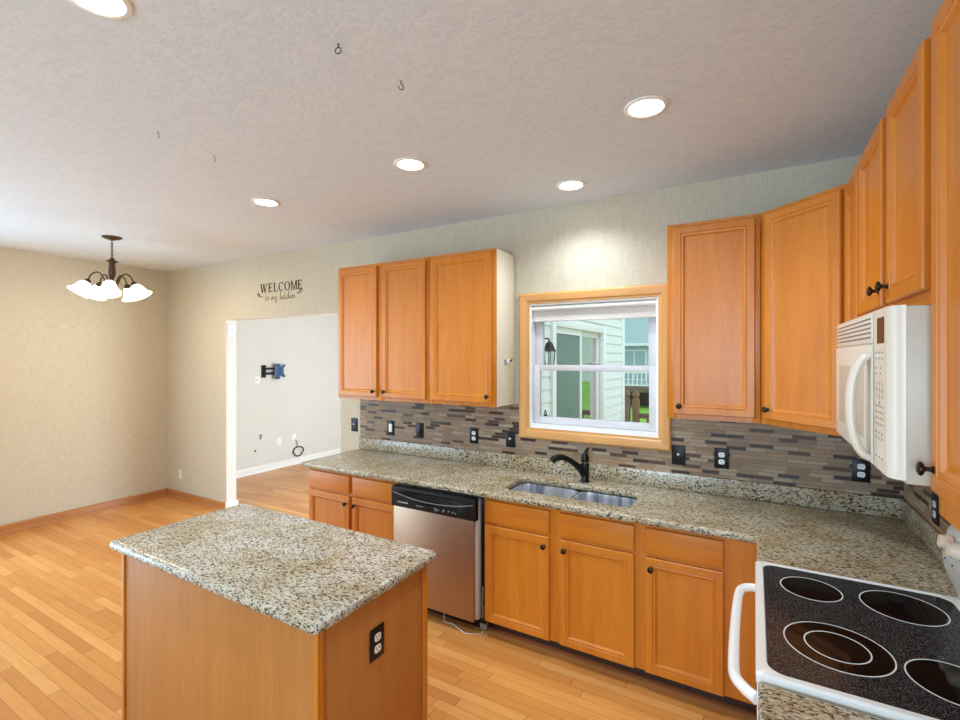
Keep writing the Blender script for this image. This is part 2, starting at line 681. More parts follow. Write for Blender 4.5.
# right wall, left wall, rear wall (behind the camera)
struct(build('wall_right', MB().box(XR, XR + .12, YF, YB - .001, 0, ZC), M['paper'], smooth=0))
struct(build('wall_left', (MB().box(XK - .12, XK, YF, -1.55, 0, ZC).box(XK - .12, XK, 1.05, YB - .001, 0, ZC).box(XK - .12, XK, -1.55, 1.05, 2.35, ZC)), M['paper'], smooth=0))
mb = MB()
for a in ((XK, -1.3, 0, ZC), (-1.3, .5, 0, .9), (-1.3, .5, 2.3, ZC), (.5, XR, 0, ZC)):
    mb.box(a[0], a[1], YF - .12, YF, a[2], a[3])
struct(build('wall_rear', mb, M['paper'], smooth=0))
# next room
mb = MB()
mb.box(XL - .12, XL, YB + .121, YFAM, 0, ZC)
struct(build('wall_family_left', mb, M['paint'], smooth=0))
struct(build('wall_family_far', MB().box(XL - .12, XE - .02, YFAM, YFAM + .12, 0, ZC + .3), M['paint'], smooth=0))
SY0, SY1, SZ0, SZ1 = 4.13, 5.72, .02, 2.03    # sliding door opening
mb = MB()
for a in ((YB + .121, SY0, 0, ZC), (SY1, YFAM - .001, 0, ZC), (SY0, SY1, SZ1, ZC)):
    mb.box(XE - .14, XE - .02, a[0], a[1], a[2], a[3] + (.3 if a[3] == ZC else 0))
struct(build('wall_family_right', mb, M['paint'], smooth=0))
# lapped siding on its outside
mb = MB()
h = .115
z = -.5
while z < 3.1:
    segs = [(YB + .13, YFAM + .12)]
    if z < SZ1 + .09 and z > -.12:
        segs = [(YB + .13, SY0 - .085), (SY1 + .085, YFAM + .12)]
    for a, b in segs:
        mb.prism([(XE - .02, z), (XE, z), (XE - .012, z + h), (XE - .02, z + h)], a, b, 'Y')
    z += h
struct(build('wall_exterior', mb, M['siding'], smooth=0))
struct(build('trim_1', MB().box(XE - .02, XE + .02, YFAM + .10, YFAM + .19, -.5, 3.1, .004), M['trim_ext']))

# sliding glass door of the next room
d1 = build('door_1', MB().box(XE - .02, XE + .025, SY0 - .085, SY0, -.05, SZ1 + .085, .004)
           .box(XE - .02, XE + .025, SY1, SY1 + .085, -.05, SZ1 + .085, .004)
           .box(XE - .02, XE + .025, SY0, SY1, SZ1, SZ1 + .085, .004)
           .box(XE - .12, XE + .03, SY0 - .02, SY1 + .02, -.05, SZ0, .004), M['trim_ext'])
struct(d1)
ROOTM[d1.name] = Matrix()
ym = (SY0 + SY1) / 2 + .02
for (a, b, xx, gm) in ((SY0, ym + .02, XE - .025, 'dglass'), (ym - .02, SY1, XE - .065, 'lglass')):
    mb = MB().box(xx - .018, xx + .018, a, a + .05, SZ0, SZ1).box(xx - .018, xx + .018, b - .05, b, SZ0, SZ1)
    mb.box(xx - .018, xx + .018, a + .05, b - .05, SZ0, SZ0 + .08).box(xx - .018, xx + .018, a + .05, b - .05, SZ1 - .06, SZ1)
    p = build('door_panel', mb, M['trim_ext'], d1)
    build('pane', MB().box(xx - .004, xx + .004, a + .05, b - .05, SZ0 + .08, SZ1 - .06), M[gm], p)

# baseboards
def baseboard(name, axis, a, b, w, sgn, mat, hh=.095, shoe=None):
    mb = MB()
    pr = [(0, 0), (sgn * .028, 0), (sgn * .028, .012), (sgn * .014, .024), (sgn * .014, hh - .012), (sgn * .006, hh), (0, hh)]
    mb.prism([(w + p, q) for p, q in pr], a, b, axis)
    return struct(build(name, mb, mat, smooth=30))


baseboard('baseboard_left', 'Y', 1.06, YB - .002, XK + .001, 1, M['base'])
mb = MB()
pr = [(0, 0), (-.028, 0), (-.028, .012), (-.014, .024), (-.014, .083), (-.006, .095), (0, .095)]
mb.prism([(YB - .001 + p, q) for p, q in pr], XK + .03, DX0 - .004, 'X')
struct(build('baseboard_back', mb, M['base_x'], smooth=30))
baseboard('baseboard_family', 'Y', YB + .13, YFAM - .03, XL + .001, 1, M['trimw'], .1)
struct(build('baseboard_jamb', MB().box(DX0 + .001, DX0 + .016, YB - .012, YB + .135, 0, .1, .003), M['trimw']))
struct(build('baseboard_far', MB().box(XL + .03, XE - .16, YFAM - .016, YFAM - .001, 0, .1, .003), M['trimw']))
struct(build('baseboard_rear', MB().box(XK + .03, XR - .02, YF + .001, YF + .016, 0, .095, .003), M['base_x']))

# patio door and rear window frames, unseen, added around the fill lamps
mb = MB()
for a in ((-1.55, -1.47, 0, 2.35), (.97, 1.05, 0, 2.35), (-1.47, .97, 2.27, 2.35), (-.3, -.2, 0, 2.27)):
    mb.box(XK - .1, XK - .06, a[0], a[1], a[2], a[3])
d2 = struct(build('door_added', mb, M['trimw']))
mb = MB()
for a in ((-1.3, -1.24, .9, 2.3), (.44, .5, .9, 2.3), (-1.24, .44, 2.24, 2.3), (-1.24, .44, .9, .96), (-.43, -.37, .96, 2.24)):
    mb.box(a[0], a[1], YF - .1, YF - .06, a[2], a[3])
struct(build('window_added', mb, M['trimw']))

# ------------------------------------------------------------------ window over the sink
def casing_ring(mb, x0, x1, z0, z1, wdt, y, t):
    """mitred casing with a stepped moulding profile; two materials: 0 horizontals, 1 uprights"""
    prof = [(0, t * .55), (.012, t * .55), (.02, t * .8), (wdt * .7, t), (wdt - .012, t), (wdt, t * .7)]   # inner -> outer
    def pt(k, off):
        return [(x0 - off, z0 - off), (x1 + off, z0 - off), (x1 + off, z1 + off), (x0 - off, z1 + off)][k]
    for k in range(4):
        rs = []
        for e in (k, (k + 1) % 4):
            ring = [(pt(e, off)[0], y - d, pt(e, off)[1]) for off, d in prof]
            ring += [(pt(e, wdt)[0], y, pt(e, wdt)[1]), (pt(e, 0)[0], y, pt(e, 0)[1])]
            rs.append(ring)
        mb.rings(rs, mi=0 if k % 2 == 0 else 1)


mb = MB()
casing_ring(mb, WX0, WX1, WZ0, WZ1, .076, YB - .001, .03)
win = struct(build('window_1', mb, [M['casing'], M['casing_v']], smooth=20))
ROOTM[win.name] = Matrix()
# vinyl frame lining the opening
fx0, fx1, fz0, fz1 = WX0 + .001, WX1 - .001, WZ0 + .001, WZ1 - .001
mb = MB()
for a in ((fx0, fx0 + .014, fz0, fz1), (fx1 - .014, fx1, fz0, fz1), (fx0 + .014, fx1 - .014, fz0, fz0 + .03), (fx0 + .014, fx1 - .014, fz1 - .014, fz1)):
    mb.box(a[0], a[1], YB - .005, YB + .12, a[2], a[3])
build('window_frame', mb, M['whitep'], win)
zm = 1.665


def sash(name, y, za, zb, sw, bw, tw):
    mb = MB()
    xa, xb = fx0 + .015, fx1 - .015
    mb.box(xa, xa + sw, y, y + .032, za, zb, .003).box(xb - sw, xb, y, y + .032, za, zb, .003)
    mb.box(xa + sw, xb - sw, y + .001, y + .031, za, za + bw, .003).box(xa + sw, xb - sw, y + .001, y + .031, zb - tw, zb, .003)
    s = build(name, mb, M['vinyl'], win)
    build('pane', MB().box(xa + sw, xb - sw, y + .014, y + .017, za + bw, zb - tw), M['glass'], s)
    return s


sash('upper_sash', YB + .075, zm - .02, fz1 - .015, .06, .04, .05)
ls = sash('lower_sash', YB + .035, fz0 + .032, zm + .022, .05, .05, .042)
mb = MB().prism([(-1.0, zm + .022), (-.95, zm + .022), (-.955, zm + .032), (-.995, zm + .032)], YB + .04, YB + .06, 'Y')
mb.tube([(-1.02 + .09 * k / 8, YB + .045, zm + .028 + .012 * sin(pi * k / 8)) for k in range(9)], .005, 6)
build('sash_lock', mb, M['grey'], ls)
mb = MB()   # little A shaped sticker in the corner of the lower pane
cx, cz, yy = -1.325, 1.325, YB + .046
for p, q in (((-.016, -.03), (0, .032)), ((.016, -.03), (0, .032)), ((-.006, -.03), (0, .0)), ((.006, -.03), (0, .0))):
    d = .0036
    mb.prism([(cx + p[0] - d, cz + p[1]), (cx + p[0] + d, cz + p[1]), (cx + q[0] + d, cz + q[1]), (cx + q[0] - d, cz + q[1])], yy, yy + .0015, 'Y')
build('sticker', mb, M['blackm'], ls)

# roller shade at the head of the window
rs = thing('roller_shade', 'rolled-up pale roller shade at the head of the sink window', 'window shade', (-.98, YB + .01, 2.1))
build('roller', MB().cyl((-1.413, YB + .014, 2.098), (-.547, YB + .014, 2.098), .0165), M['trimw'], rs)
build('fabric', MB().box(-1.411, -.549, YB + .0275, YB + .0295, 2.012, 2.098), M['shade'], rs)
build('hem_bar', MB().box(-1.412, -.548, YB + .022, YB + .0335, 2.0, 2.014, .003), M['shade'], rs)

# ------------------------------------------------------------------ tile and granite on the walls
mb = MB()
TX0, TZ0, TZ1 = -3.107, 1.0175, 1.394
cx0, cx1, cz0 = WX0 - .077, WX1 + .077, WZ0 - .077
for a in ((TX0, cx0, TZ0, TZ1), (cx0, cx1, TZ0, cz0), (cx1, XR - .011, TZ0, TZ1)):
    mb.box(a[0], a[1], YB - .009, YB - .0005, a[2], a[3])
struct(build('trim_2', mb, M['tile_x'], smooth=0))
struct(build('trim_3', MB().box(XR - .009, XR - .0005, .4, YB - .01, TZ0, TZ1), M['tile_y'], smooth=0))

# ================================================================== DOORS, DRAWERS, KNOBS
def door_mesh(mb, w, hgt, fr=.05, t=.02):
    """recessed panel door: local x 0..w, z 0..hgt, back at y=0, front at y=-t"""
    lv = [(0, 0), (0, -t + .004), (.004, -t), (fr - .014, -t), (fr - .011, -t + .003), (fr - .007, -t + .0015), (fr, -t + .003), (fr + .006, -t + .0085), (fr + .009, -t + .0115)]
    rs = [[(i, y, i), (w - i, y, i), (w - i, y, hgt - i), (i, y, hgt - i)] for i, y in lv]
    mb.rings(rs)
    return mb


def drawer_mesh(mb, w, hgt, t=.02):
    lv = [(0, 0), (0, -t + .006), (.003, -t + .002), (.012, -t), ]
    mb.rings([[(i, y, i), (w - i, y, i), (w - i, y, hgt - i), (i, y, hgt - i)] for i, y in lv])
    return mb


KNOB = [(.0085, 0), (.0085, .002), (.0055, .005), (.005, .013), (.0085, .016), (.0145, .019), (.0155, .022), (.0145, .0255), (.009, .028), (0, .029)]


def place(mb, origin, ang):
    mb.T = Matrix.Translation(origin) @ Matrix.Rotation(ang, 4, 'Z')
    return mb


def add_door(parent, origin, ang, w, hgt, knob=None, mat='maple', fr=.05):
    """origin = lower left back corner seen from the front"""
    d = build('door', door_mesh(place(MB(), origin, ang), w, hgt, fr), M[mat], parent, 20)
    if knob:
        k = place(MB(), origin, ang).lathe(KNOB, (knob[0], -.0198, knob[1]), (0, -1, 0), 18)
        build('knob', k, M['bronze'], d)
    return d


# ------------------------------------------------------------------ wall cabinets left of the window
UF, UB, UT = 2.891, 1.395, 2.498      # frame plane, bottom, top


def wall_cab_back(label, x0, x1, doors, group, side=None):
    c = thing('wall_cabinet', label, 'cabinet', ((x0 + x1) / 2, YB, UB), 0, group)
    xe = x1 - .006 if side else x1 - .001
    mb = MB().box(x0 + .001, xe, UF + .019, YB - .0105, UB + .012, UT, .001)
    build('body', mb, M['maple'], c)
    mb = MB()
    xs = [x0 + .001] + [v for d in doors for v in (d[0] + .012, d[1] - .012)] + [x1 - .001]
    for i in range(0, len(xs), 2):
        mb.box(xs[i], xs[i + 1], UF, UF + .019, UB, UT, .001)
    for d in doors:
        mb.box(d[0] + .012, d[1] - .012, UF + .0005, UF + .0185, UB, UB + .04)
        mb.box(d[0] + .012, d[1] - .012, UF + .0005, UF + .0185, UT - .04, UT)
    build('face_frame', mb, M['maple'], c)
    if side:
        so = build('side_panel', MB().box(xe + .0005, x1 - .001, UF + .019, YB - .0105, UB, UT, .001), M[side], c)
        so['label'] = 'pale unstained end panel'
    for a, b, kx in doors:
        kk = (.03, .045) if kx == 'L' else (b - a - .03, .045)
        add_door(c, (a, UF - .0003, UB + .028), 0, b - a, UT - UB - .05, kk)
    return c


G = 'maple wall cabinets'
wall_cab_back('double-door honey maple wall cabinet between the doorway and the paler single-door cabinet', -3.06, -2.112, [(-3.05, -2.622, 'R'), (-2.565, -2.138, 'L')], G)
wall_cab_back('single-door maple wall cabinet with pale end panel left of the window', -2.111, -1.548, [(-2.085, -1.572, 'R')], G, 'cream')
wall_cab_back('single-door maple wall cabinet just right of the window casing', -.434, .029, [(-.396, .003, 'L')], G)

# diagonal corner cabinet
RF = .355           # face frame plane of the right wall run
p0, p1 = (.031, UF), (RF, 2.567)
c = thing('corner_cabinet', 'diagonal corner wall cabinet with one wide maple door', 'cabinet', (.45, 3.0, UB), 0, G)
build('body', MB().prism([(XR - .0105, YB - .0105), (.031, YB - .0105), p0, p1, (XR - .0105, 2.567)], UB, UT, 'Z', .0008), M['maple'], c)
dl = math.hypot(p1[0] - p0[0], p1[1] - p0[1])
add_door(c, (p0[0] + .036 * .7071 - .0004, p0[1] - .036 * .7071 - .0004, UB + .03), R(-45), dl - .062, UT - UB - .05, (.026, .05))


# right wall cabinets: local x runs toward the camera (-Y), fronts face -X
def wall_cab_right(name, label, yfar, ynear, zb, doors, group, drop=.035):
    c = thing(name, label, 'cabinet', (XR, (yfar + ynear) / 2, zb), 0, group)
    build('body', MB().box(RF + .019, XR - .0105, ynear + .001, yfar - .001, zb + .004, UT, .001), M['maple'], c)
    mb = MB()
    ys = [yfar - .001] + [v for d in doors for v in (d[0] - .012, d[1] + .012)] + [ynear + .001]
    for i in range(0, len(ys), 2):
        mb.box(RF, RF + .019, ys[i + 1], ys[i], zb, UT, .001)
    for d in doors:
        mb.box(RF + .0005, RF + .0185, d[1] + .012, d[0] - .012, zb, zb + drop + .01)
        mb.box(RF + .0005, RF + .0185, d[1] + .012, d[0] - .012, UT - .04, UT)
    build('face_frame', mb, M['maple'], c)
    for a, b, kx in doors:      # a far, b near
        wd = a - b
        kk = None if kx is None else ((.022, .05) if kx == 'far' else (wd - .03, .05))
        add_door(c, (RF - .0003, a, zb + drop), R(-90), wd, UT - .022 - zb - drop, kk)
    return c


wall_cab_right('wall_cabinet', 'narrow single-door maple wall cabinet beside the corner, partly behind the microwave', 2.566, 2.262, UB, [(2.545, 2.275, None)], G)
wall_cab_right('wall_cabinet', 'short two-door maple wall cabinet directly above the microwave', 2.261, 1.425, 1.868, [(2.238, 1.872, 'near'), (1.806, 1.458, 'far')], G, .032)
wall_cab_right('wall_cabinet', 'nearest maple wall cabinet at the right edge, this side of the microwave', 1.424, .45, UB, [(1.396, .955, 'far'), (.92, .475, 'near')], G, .056)

# ------------------------------------------------------------------ base cabinets on the window wall
BF = 2.587     # face frame plane; door faces 2.567
KT = .872      # carcass top (slab underside .874)


def base_cab(name, label, x0, x1, units, group, yf=BF):
    """units: (xa, xb, knob side)"""
    c = thing(name, label, 'cabinet', ((x0 + x1) / 2, YB, 0), 0, group)
    # open-topped carcass: two sides, back, floor
    mb = MB().box(x0 + .001, x0 + .019, yf + .019, YB - .002, .1, KT).box(x1 - .019, x1 - .001, yf + .019, YB - .002, .1, KT)
    mb.box(x0 + .019, x1 - .019, YB - .02, YB - .002, .1, KT).box(x0 + .019, x1 - .019, yf + .019, YB - .02, .1, .118)
    build('body', mb, M['maple'], c)
    mb = MB()
    xs = [x0 + .0001] + [v for d in units for v in (d[0] + .01, d[1] - .01)] + [x1 - .0001]
    for i in range(0, len(xs), 2):
        mb.box(xs[i], xs[i + 1], yf, yf + .019, .1, KT)
    for d in units:
        a, b = d[0] + .01, d[1] - .01
        for z0, z1 in ((.1, .14), (.69, .745), (.845, KT)):
            mb.box(a, b, yf + .0005, yf + .0185, z0, z1)
    build('face_frame', mb, M['maple'], c)
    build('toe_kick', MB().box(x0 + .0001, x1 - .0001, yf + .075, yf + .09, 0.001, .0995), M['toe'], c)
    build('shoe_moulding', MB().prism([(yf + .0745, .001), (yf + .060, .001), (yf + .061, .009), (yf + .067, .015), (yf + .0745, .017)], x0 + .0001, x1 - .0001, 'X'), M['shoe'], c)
    for xa, xb, ks in units:
        build('drawer', drawer_mesh(place(MB(), (xa, yf - .0003, .722), 0), xb - xa, .132), M['maple_side'], c, 20)
        kk = (.03, .6 - .055) if ks == 'L' else (xb - xa - .03, .6 - .055)
        add_door(c, (xa, yf - .0003, .102), 0, xb - xa, .6, kk)
    return c


G = 'maple base cabinets'
base_cab('base_cabinet', 'maple base cabinet left of the dishwasher, with two drawers over two doors', -3.072, -2.162, [(-3.052, -2.614, 'R'), (-2.584, -2.166, 'L')], G)
base_cab('base_cabinet', 'two-door maple base cabinet under the sink, right of the dishwasher', -1.462, -.5195, [(-1.453, -1.026, 'R'), (-.962, -.548, 'L')], G)
base_cab('base_cabinet', 'single-door maple base cabinet between the sink cabinet and the range corner', -.5195, .034, [(-.493, -.128, 'L')], G)
# blind corner box behind the right run, beside the range
c = thing('corner_base_cabinet', 'plain maple corner base panel between the drawer cabinet and the white range', 'cabinet', (.3, 2.6, 0), 0, G)
build('body', MB().box(.059, XR - .002, 2.226, YB - .002, .1, KT, .001), M['maple'], c)
build('face_panel', MB().box(.0355, .058, 2.226, BF - .0005, .1, KT, .001), M['maple'], c)
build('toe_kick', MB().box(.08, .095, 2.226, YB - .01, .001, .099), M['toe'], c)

# near base cabinet on this side of the range
c = thing('base_cabinet', 'base cabinet under the near granite counter this side of the range', 'cabinet', (.33, .95, 0), 0, G)
build('body', MB().box(.049, XR - .002, .47, 1.405, .1, KT, .001), M['maple'], c)
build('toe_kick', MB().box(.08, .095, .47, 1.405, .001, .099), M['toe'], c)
add_door(c, (.0485, 1.39, .115), R(-90), .44, .575, (.41, .53))
add_door(c, (.0485, .925, .115), R(-90), .44, .575, (.03, .53))

# ------------------------------------------------------------------ granite countertops
HX0, HX1, HY0, HY1 = -1.385, -.600, 2.68, 2.995
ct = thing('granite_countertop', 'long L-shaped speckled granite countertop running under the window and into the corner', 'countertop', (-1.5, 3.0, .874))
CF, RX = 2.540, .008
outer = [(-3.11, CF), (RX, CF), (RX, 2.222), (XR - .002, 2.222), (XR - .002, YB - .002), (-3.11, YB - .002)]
slab('top', outer, [rrect(HX0, HX1, HY0, HY1, .06)[::-1]], .875, .914, .014, M['granite_shaded'], ct)
build('back_upstand', MB().box(-3.11, XR - .003, YB - .022, YB - .0005, .9145, 1.0165, .003), M['granite_shaded'], ct)
build('side_upstand', MB().box(XR - .022, XR - .0005, 2.222, YB - .0225, .9145, 1.0165, .003), M['granite_shaded'], ct)
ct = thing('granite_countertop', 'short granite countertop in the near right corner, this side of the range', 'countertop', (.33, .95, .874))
slab('top', [(RX, .45), (XR - .002, .45), (XR - .002, 1.412), (RX, 1.412)], [], .875, .914, .014, M['granite_shaded'], ct)
build('side_upstand', MB().box(XR - .022, XR - .0005, .45, 1.41, .9145, 1.0165, .003), M['granite_shaded'], ct)

# ------------------------------------------------------------------ sink
sk = thing('kitchen_sink', 'undermount stainless steel double-bowl sink in the granite below the window', 'sink', (-.985, 2.83, .66))


def bowl(x0, x1, y0, y1, z0, z1, rim):
    n = 8
    a = [(x, y, z1) for x, y in rrect(x0 - rim, x1 + rim, y0 - rim, y1 + rim, .06, n)]
    b = [(x, y, z1) for x, y in rrect(x0, x1, y0, y1, .055, n)]
    c_ = [(x, y, z1 - .01) for x, y in rrect(x0 + .002, x1 - .002, y0 + .002, y1 - .002, .053, n)]
    d = [(x, y, z0 + .03) for x, y in rrect(x0 + .012, x1 - .012, y0 + .012, y1 - .012, .05, n)]
    e = [(x, y, z0 + .008) for x, y in rrect(x0 + .022, x1 - .022, y0 + .022, y1 - .022, .05, n)]
    f = [(x, y, z0) for x, y in rrect(x0 + .045, x1 - .045, y0 + .045, y1 - .045, .04, n)]
    return MB().rings([a, b, c_, d, e, f], cap0=False)


for x0, x1, dep in ((HX0 + .004, -.995, .19), (-.962, HX1 - .004, .17)):
    bo = build('basin', bowl(x0, x1, HY0 + .004, HY1 - .004, .865 - dep, .8725, .013), M['sinkst'], sk)
    xm, ym_ = (x0 + x1) / 2, 2.84
    build('drain', MB().lathe([(.045, .001), (.045, .004), (.034, .004), (.03, .002), (0, .002)], (xm, ym_, .865 - dep), seg=24), M['chrome'], bo)

# ------------------------------------------------------------------ faucet
fc = thing('kitchen_faucet', 'black single-lever pull-out faucet behind the sink', 'faucet', (-.985, 3.08, .914))
bx, by = -.975, 3.08
build('body', MB().lathe([(.031, 0), (.031, .006), (.027, .012), (.026, .06), (.027, .1), (.0265, .125), (.025, .128)], (bx, by, .9145), seg=24), M['blackm'], fc)
build('ring', MB().lathe([(.0255, 0), (.0275, .001), (.0275, .005), (.0255, .006)], (bx, by, .9145 + .128), seg=24), M['chrome'], fc)
pts = [(bx - .003, by - .008, .965), (bx - .022, by - .026, 1.002), (bx - .05, by - .055, 1.036), (bx - .082, by - .082, 1.066), (bx - .114, by - .108, 1.084), (bx - .14, by - .132, 1.086), (bx - .158, by - .15, 1.078)]
build('spout', MB().tube(pts, [.026, .025, .021, .019, .02, .021, .021], 16), M['blackm'], fc)
build('spray_head', MB().tube([(bx - .15, by - .142, 1.083), (bx - .165, by - .156, 1.072), (bx - .172, by - .163, 1.06)], [.0225, .0235, .019], 16), M['black'], fc)
mb = MB().lathe([(.0265, 0), (.027, .01), (.0255, .03), (.019, .05), (0, .054)], (bx, by, .9145 + .1345), seg=24)
mb.tube([(bx, by - .004, 1.06), (bx + .003, by - .005, 1.09), (bx + .008, by - .007, 1.115), (bx + .018, by - .010, 1.135), (bx + .03, by - .012, 1.142)], [.021, .018, .013, .009, .007], 12)
build('handle', mb, M['blackm'], fc)

# ------------------------------------------------------------------ dishwasher
dw = thing('dishwasher', 'stainless steel dishwasher with black control panel between the base cabinets', 'dishwasher', (-1.83, 2.6, 0))
build('tub', MB().box(-2.155, -1.47, 2.60, 3.1, .06, .862, .003), M['black'], dw)
build('door_edge', MB().box(-2.152, -1.492, 2.5555, 2.598, .1, .856, .003), M['vinyl'], dw)
so = build('door', MB().box(-2.155, -1.513, 2.533, 2.555, .088, .7255, .004), M['steel_z'], dw)
so['label'] = 'brushed stainless door panel'
# control panel with a scooped handle recess: profile lofted across the width
n = 24
rs_ = []
for k in range(n + 1):
    x = -2.155 + (.665) * k / n
    u = (k / n - .5) / .36
    sc = max(0, 1 - u * u) ** .7 * .022 if abs(u) < 1 else 0
    zc = .835 - .0 * u
    lo = .775 + .03 * min(1, u * u)
    rs_.append([(x, 2.516, .7275), (x, 2.512, .733), (x, 2.511, lo - .004), (x, 2.511 + sc, lo + .006), (x, 2.511 + sc, .832), (x, 2.511, .845), (x, 2.515, .861), (x, 2.555, .864), (x, 2.555, .7275)])
cp = build('control_panel', MB().rings(rs_), M['black'], dw, 30)
mb = MB()
for k in range(9):     # small silver maker's mark, too small to read
    mb.box(-2.10 + k * .0095, -2.0905 + k * .0095 - (.0035 if k < 8 else 0), 2.5095, 2.5105, .758, .767)
mb.box(-2.10, -2.018, 2.5102, 2.5108, .7565, .7575)
build('badge', mb, M['silver'], cp)
for k, (xx, zz) in enumerate([(-1.94, .755), (-1.92, .755), (-1.90, .755), (-1.80, .758), (-1.785, .758), (-1.77, .752), (-1.73, .76), (-1.73, .75), (-1.69, .757), (-1.66, .757), (-1.64, .752), (-1.79, .746)]):
    build('button_mark', MB().box(xx, xx + .011, 2.5095, 2.5105, zz, zz + .005), M['silver'], cp)
build('recess_lip', MB().tube([(-2.14 + .635 * k / 24, 2.5095, .79 + .035 * abs((k / 24 - .5) * 2) ** 2) for k in range(25)], .0022, 6), M['grey'], cp)
build('kick_plate', MB().box(-2.155, -1.5, 2.64, 2.655, .004, .085), M['black'], dw)
build('foot', MB().cyl((-1.485, 2.66, .002), (-1.485, 2.66, .062), .012).box(-1.515, -1.468, 2.615, 2.655, .012, .05, .003), M['grey'], dw)
build('wire', MB().tube([(-1.80, 2.625, .06), (-1.78, 2.6, .03), (-1.76, 2.575, .0065), (-1.70, 2.585, .005), (-1.64, 2.56, .005), (-1.58, 2.535, .005), (-1.53, 2.55, .005), (-1.485, 2.575, .005), (-1.475, 2.59, .02)], .0026, 6), M['whitep'], dw)
build('hose', MB().tube([(-1.476, 2.585, .30), (-1.474, 2.583, .24), (-1.478, 2.58, .2), (-1.472, 2.584, .16), (-1.482, 2.59, .1)], .005, 6), M['grey'], dw)

# ------------------------------------------------------------------ island
isl = thing('kitchen_island', 'maple-veneered kitchen island base in the middle of the floor', 'island', (-1.82, 1.33, 0))
IX0, IX1, IY0, IY1 = -2.486, -1.206, 1.052, 1.634
build('body', MB().box(IX0 + .004, IX1 - .004, IY0 + .004, IY1 - .004, .002, .872, .001), M['island'], isl)
mb = MB().box(IX0, IX0 + .02, IY0 - .0, IY0 + .0035, .002, .872)
for (a, b, c_, d) in ((IX0 - .002, IX0 + .018, IY0 - .003, IY0 + .003), (IX1 - .018, IX1 + .002, IY0 - .003, IY0 + .003)):
    build('corner_trim', MB().box(a, b, c_, d, .002, .871, .0012), M['maple'], isl)
for (a, b, c_, d) in ((IX1 - .0028, IX1 + .002, IY0 + .0035, IY0 + .022), (IX1 - .0028, IX1 + .002, IY1 - .03, IY1 + .001)):
    build('corner_trim', MB().box(a, b, c_, d, .002, .871, .0012), M['maple'], isl)
it = thing('granite_countertop', 'rectangular speckled granite top of the kitchen island with rounded corners', 'countertop', (-1.82, 1.33, .874))
slab('top', rrect(-2.528, -1.168, 1.008, 1.672, .03), [], .875, .914, .017, M['granite'], it)

# ------------------------------------------------------------------ range
st = thing('electric_range', 'white freestanding electric range with black ceramic cooktop in the right foreground', 'range', (.33, 1.815, 0))
SYA, SYB = 1.42, 2.212
build('body', MB().box(.019, XR - .025, SYA + .004, SYB - .004, .09, .885, .004), M['white'], st)
build('plinth', MB().box(.06, XR - .03, SYA + .01, SYB - .01, .001, .0895), M['hole'], st)
od = build('oven_door', MB().box(.0065, .0185, SYA + .006, SYB - .006, .27, .872, .004), M['white'], st)
build('door_window', MB().box(.005, .0064, SYA + .15, SYB - .15, .42, .68, .0004), M['dkglass'], od)
hp = [(-.003, SYB - .062, .838), (-.028, SYB - .066, .838), (-.052, SYB - .09, .837), (-.062, SYB - .14, .836), (-.066, (SYA + SYB) / 2, .834), (-.062, SYA + .15, .836), (-.055, SYA + .1, .837), (-.03, SYA + .06, .838), (-.003, SYA + .035, .838)]


def smoothpath(p, it_=2):
    p = [Vector(v) for v in p]
    for _ in range(it_):
        q = [p[0]]
        for a, b in zip(p, p[1:]):
            q += [a.lerp(b, .25), a.lerp(b, .75)]
        q.append(p[-1])
        p = q
    return p


build('handle', MB().tube(smoothpath([(p[0] + .0085, p[1], p[2]) for p in hp]), .0155, 14), M['white'], od)
build('drawer_front', MB().box(.008, .0185, SYA + .006, SYB - .006, .1, .262, .004), M['white'], st)
# cooktop frame + glass
n = 8
fr_o = rrect(.003, .60, SYA, SYB, .012, n)
glass_o = rrect(.028, .575, SYA + .025, SYB - .022, .045, n)
glass_in = rrect(.0295, .5735, SYA + .0265, SYB - .0235, .0445, n)
rim = MB().rings([[(x, y, .889) for x, y in rrect(.009, .60, SYA + .004, SYB - .004, .012, n)], [(x, y, .898) for x, y in fr_o], [(x, y, .921) for x, y in fr_o],
                  [(x, y, .927) for x, y in rrect(.008, .597, SYA + .006, SYB - .006, .012, n)], [(x, y, .926) for x, y in glass_o], [(x, y, .9215) for x, y in glass_in]], True, True)
build('cooktop_frame', rim, M['white'], st, 40)
gt = build('cooktop_glass', MB().prism(rrect(.0302, .5728, SYA + .0272, SYB - .0242, .044, n), .9218, .9246, 'Z'), M['speck'], st)


def burner(cx, cy, r, r2=None):
    z = .9247
    b = build('burner', MB().lathe([(0, 0), (r - .004, 0), (r - .004, .0003), (0, .0003)], (cx, cy, z), seg=48, cap=False), M['burn'], st)
    b['label'] = 'black cooking zone with pale ring'
    for q in [r] + ([r2] if r2 else []):
        build('ring', MB().lathe([(q - .0035, .0001), (q - .0035, .0006), (q, .0006), (q, .0001)], (cx, cy, z + (.0003 if q != r else 0)), seg=48, cap=False), M['ring'], b)


burner(.172, 2.035, .092)
burner(.420, 2.036, .112)
burner(.202, 1.665, .128, .078)
burner(.440, 1.625, .100)
# backguard: extruded side profile
prof = [(XR - .012, .90), (.601, .90), (.598, .935), (.592, .955), (.578, .985), (.566, 1.02), (.560, 1.06), (.562, 1.10), (.572, 1.15), (.588, 1.185), (.61, 1.2), (XR - .012, 1.2)]
bgd = build('backguard', MB().prism(prof, SYA + .002, SYB - .002, 'Y', .0015), M['white'], st, 40)
for yk in (2.145, 2.065, 1.57, 1.49):
    k = build('knob', MB().lathe([(.027, 0), (.027, .012), (.022, .02), (.021, .028), (.0, .03)], (.564, yk, 1.125), (-1, 0, .15), 22), M['knobp'], bgd)
for yk in (2.18, 2.11, 2.03, 1.53):
    build('dial_mark', MB().box(.5565, .5605, yk - .002, yk + .002, 1.06, 1.066), M['navy'], bgd)

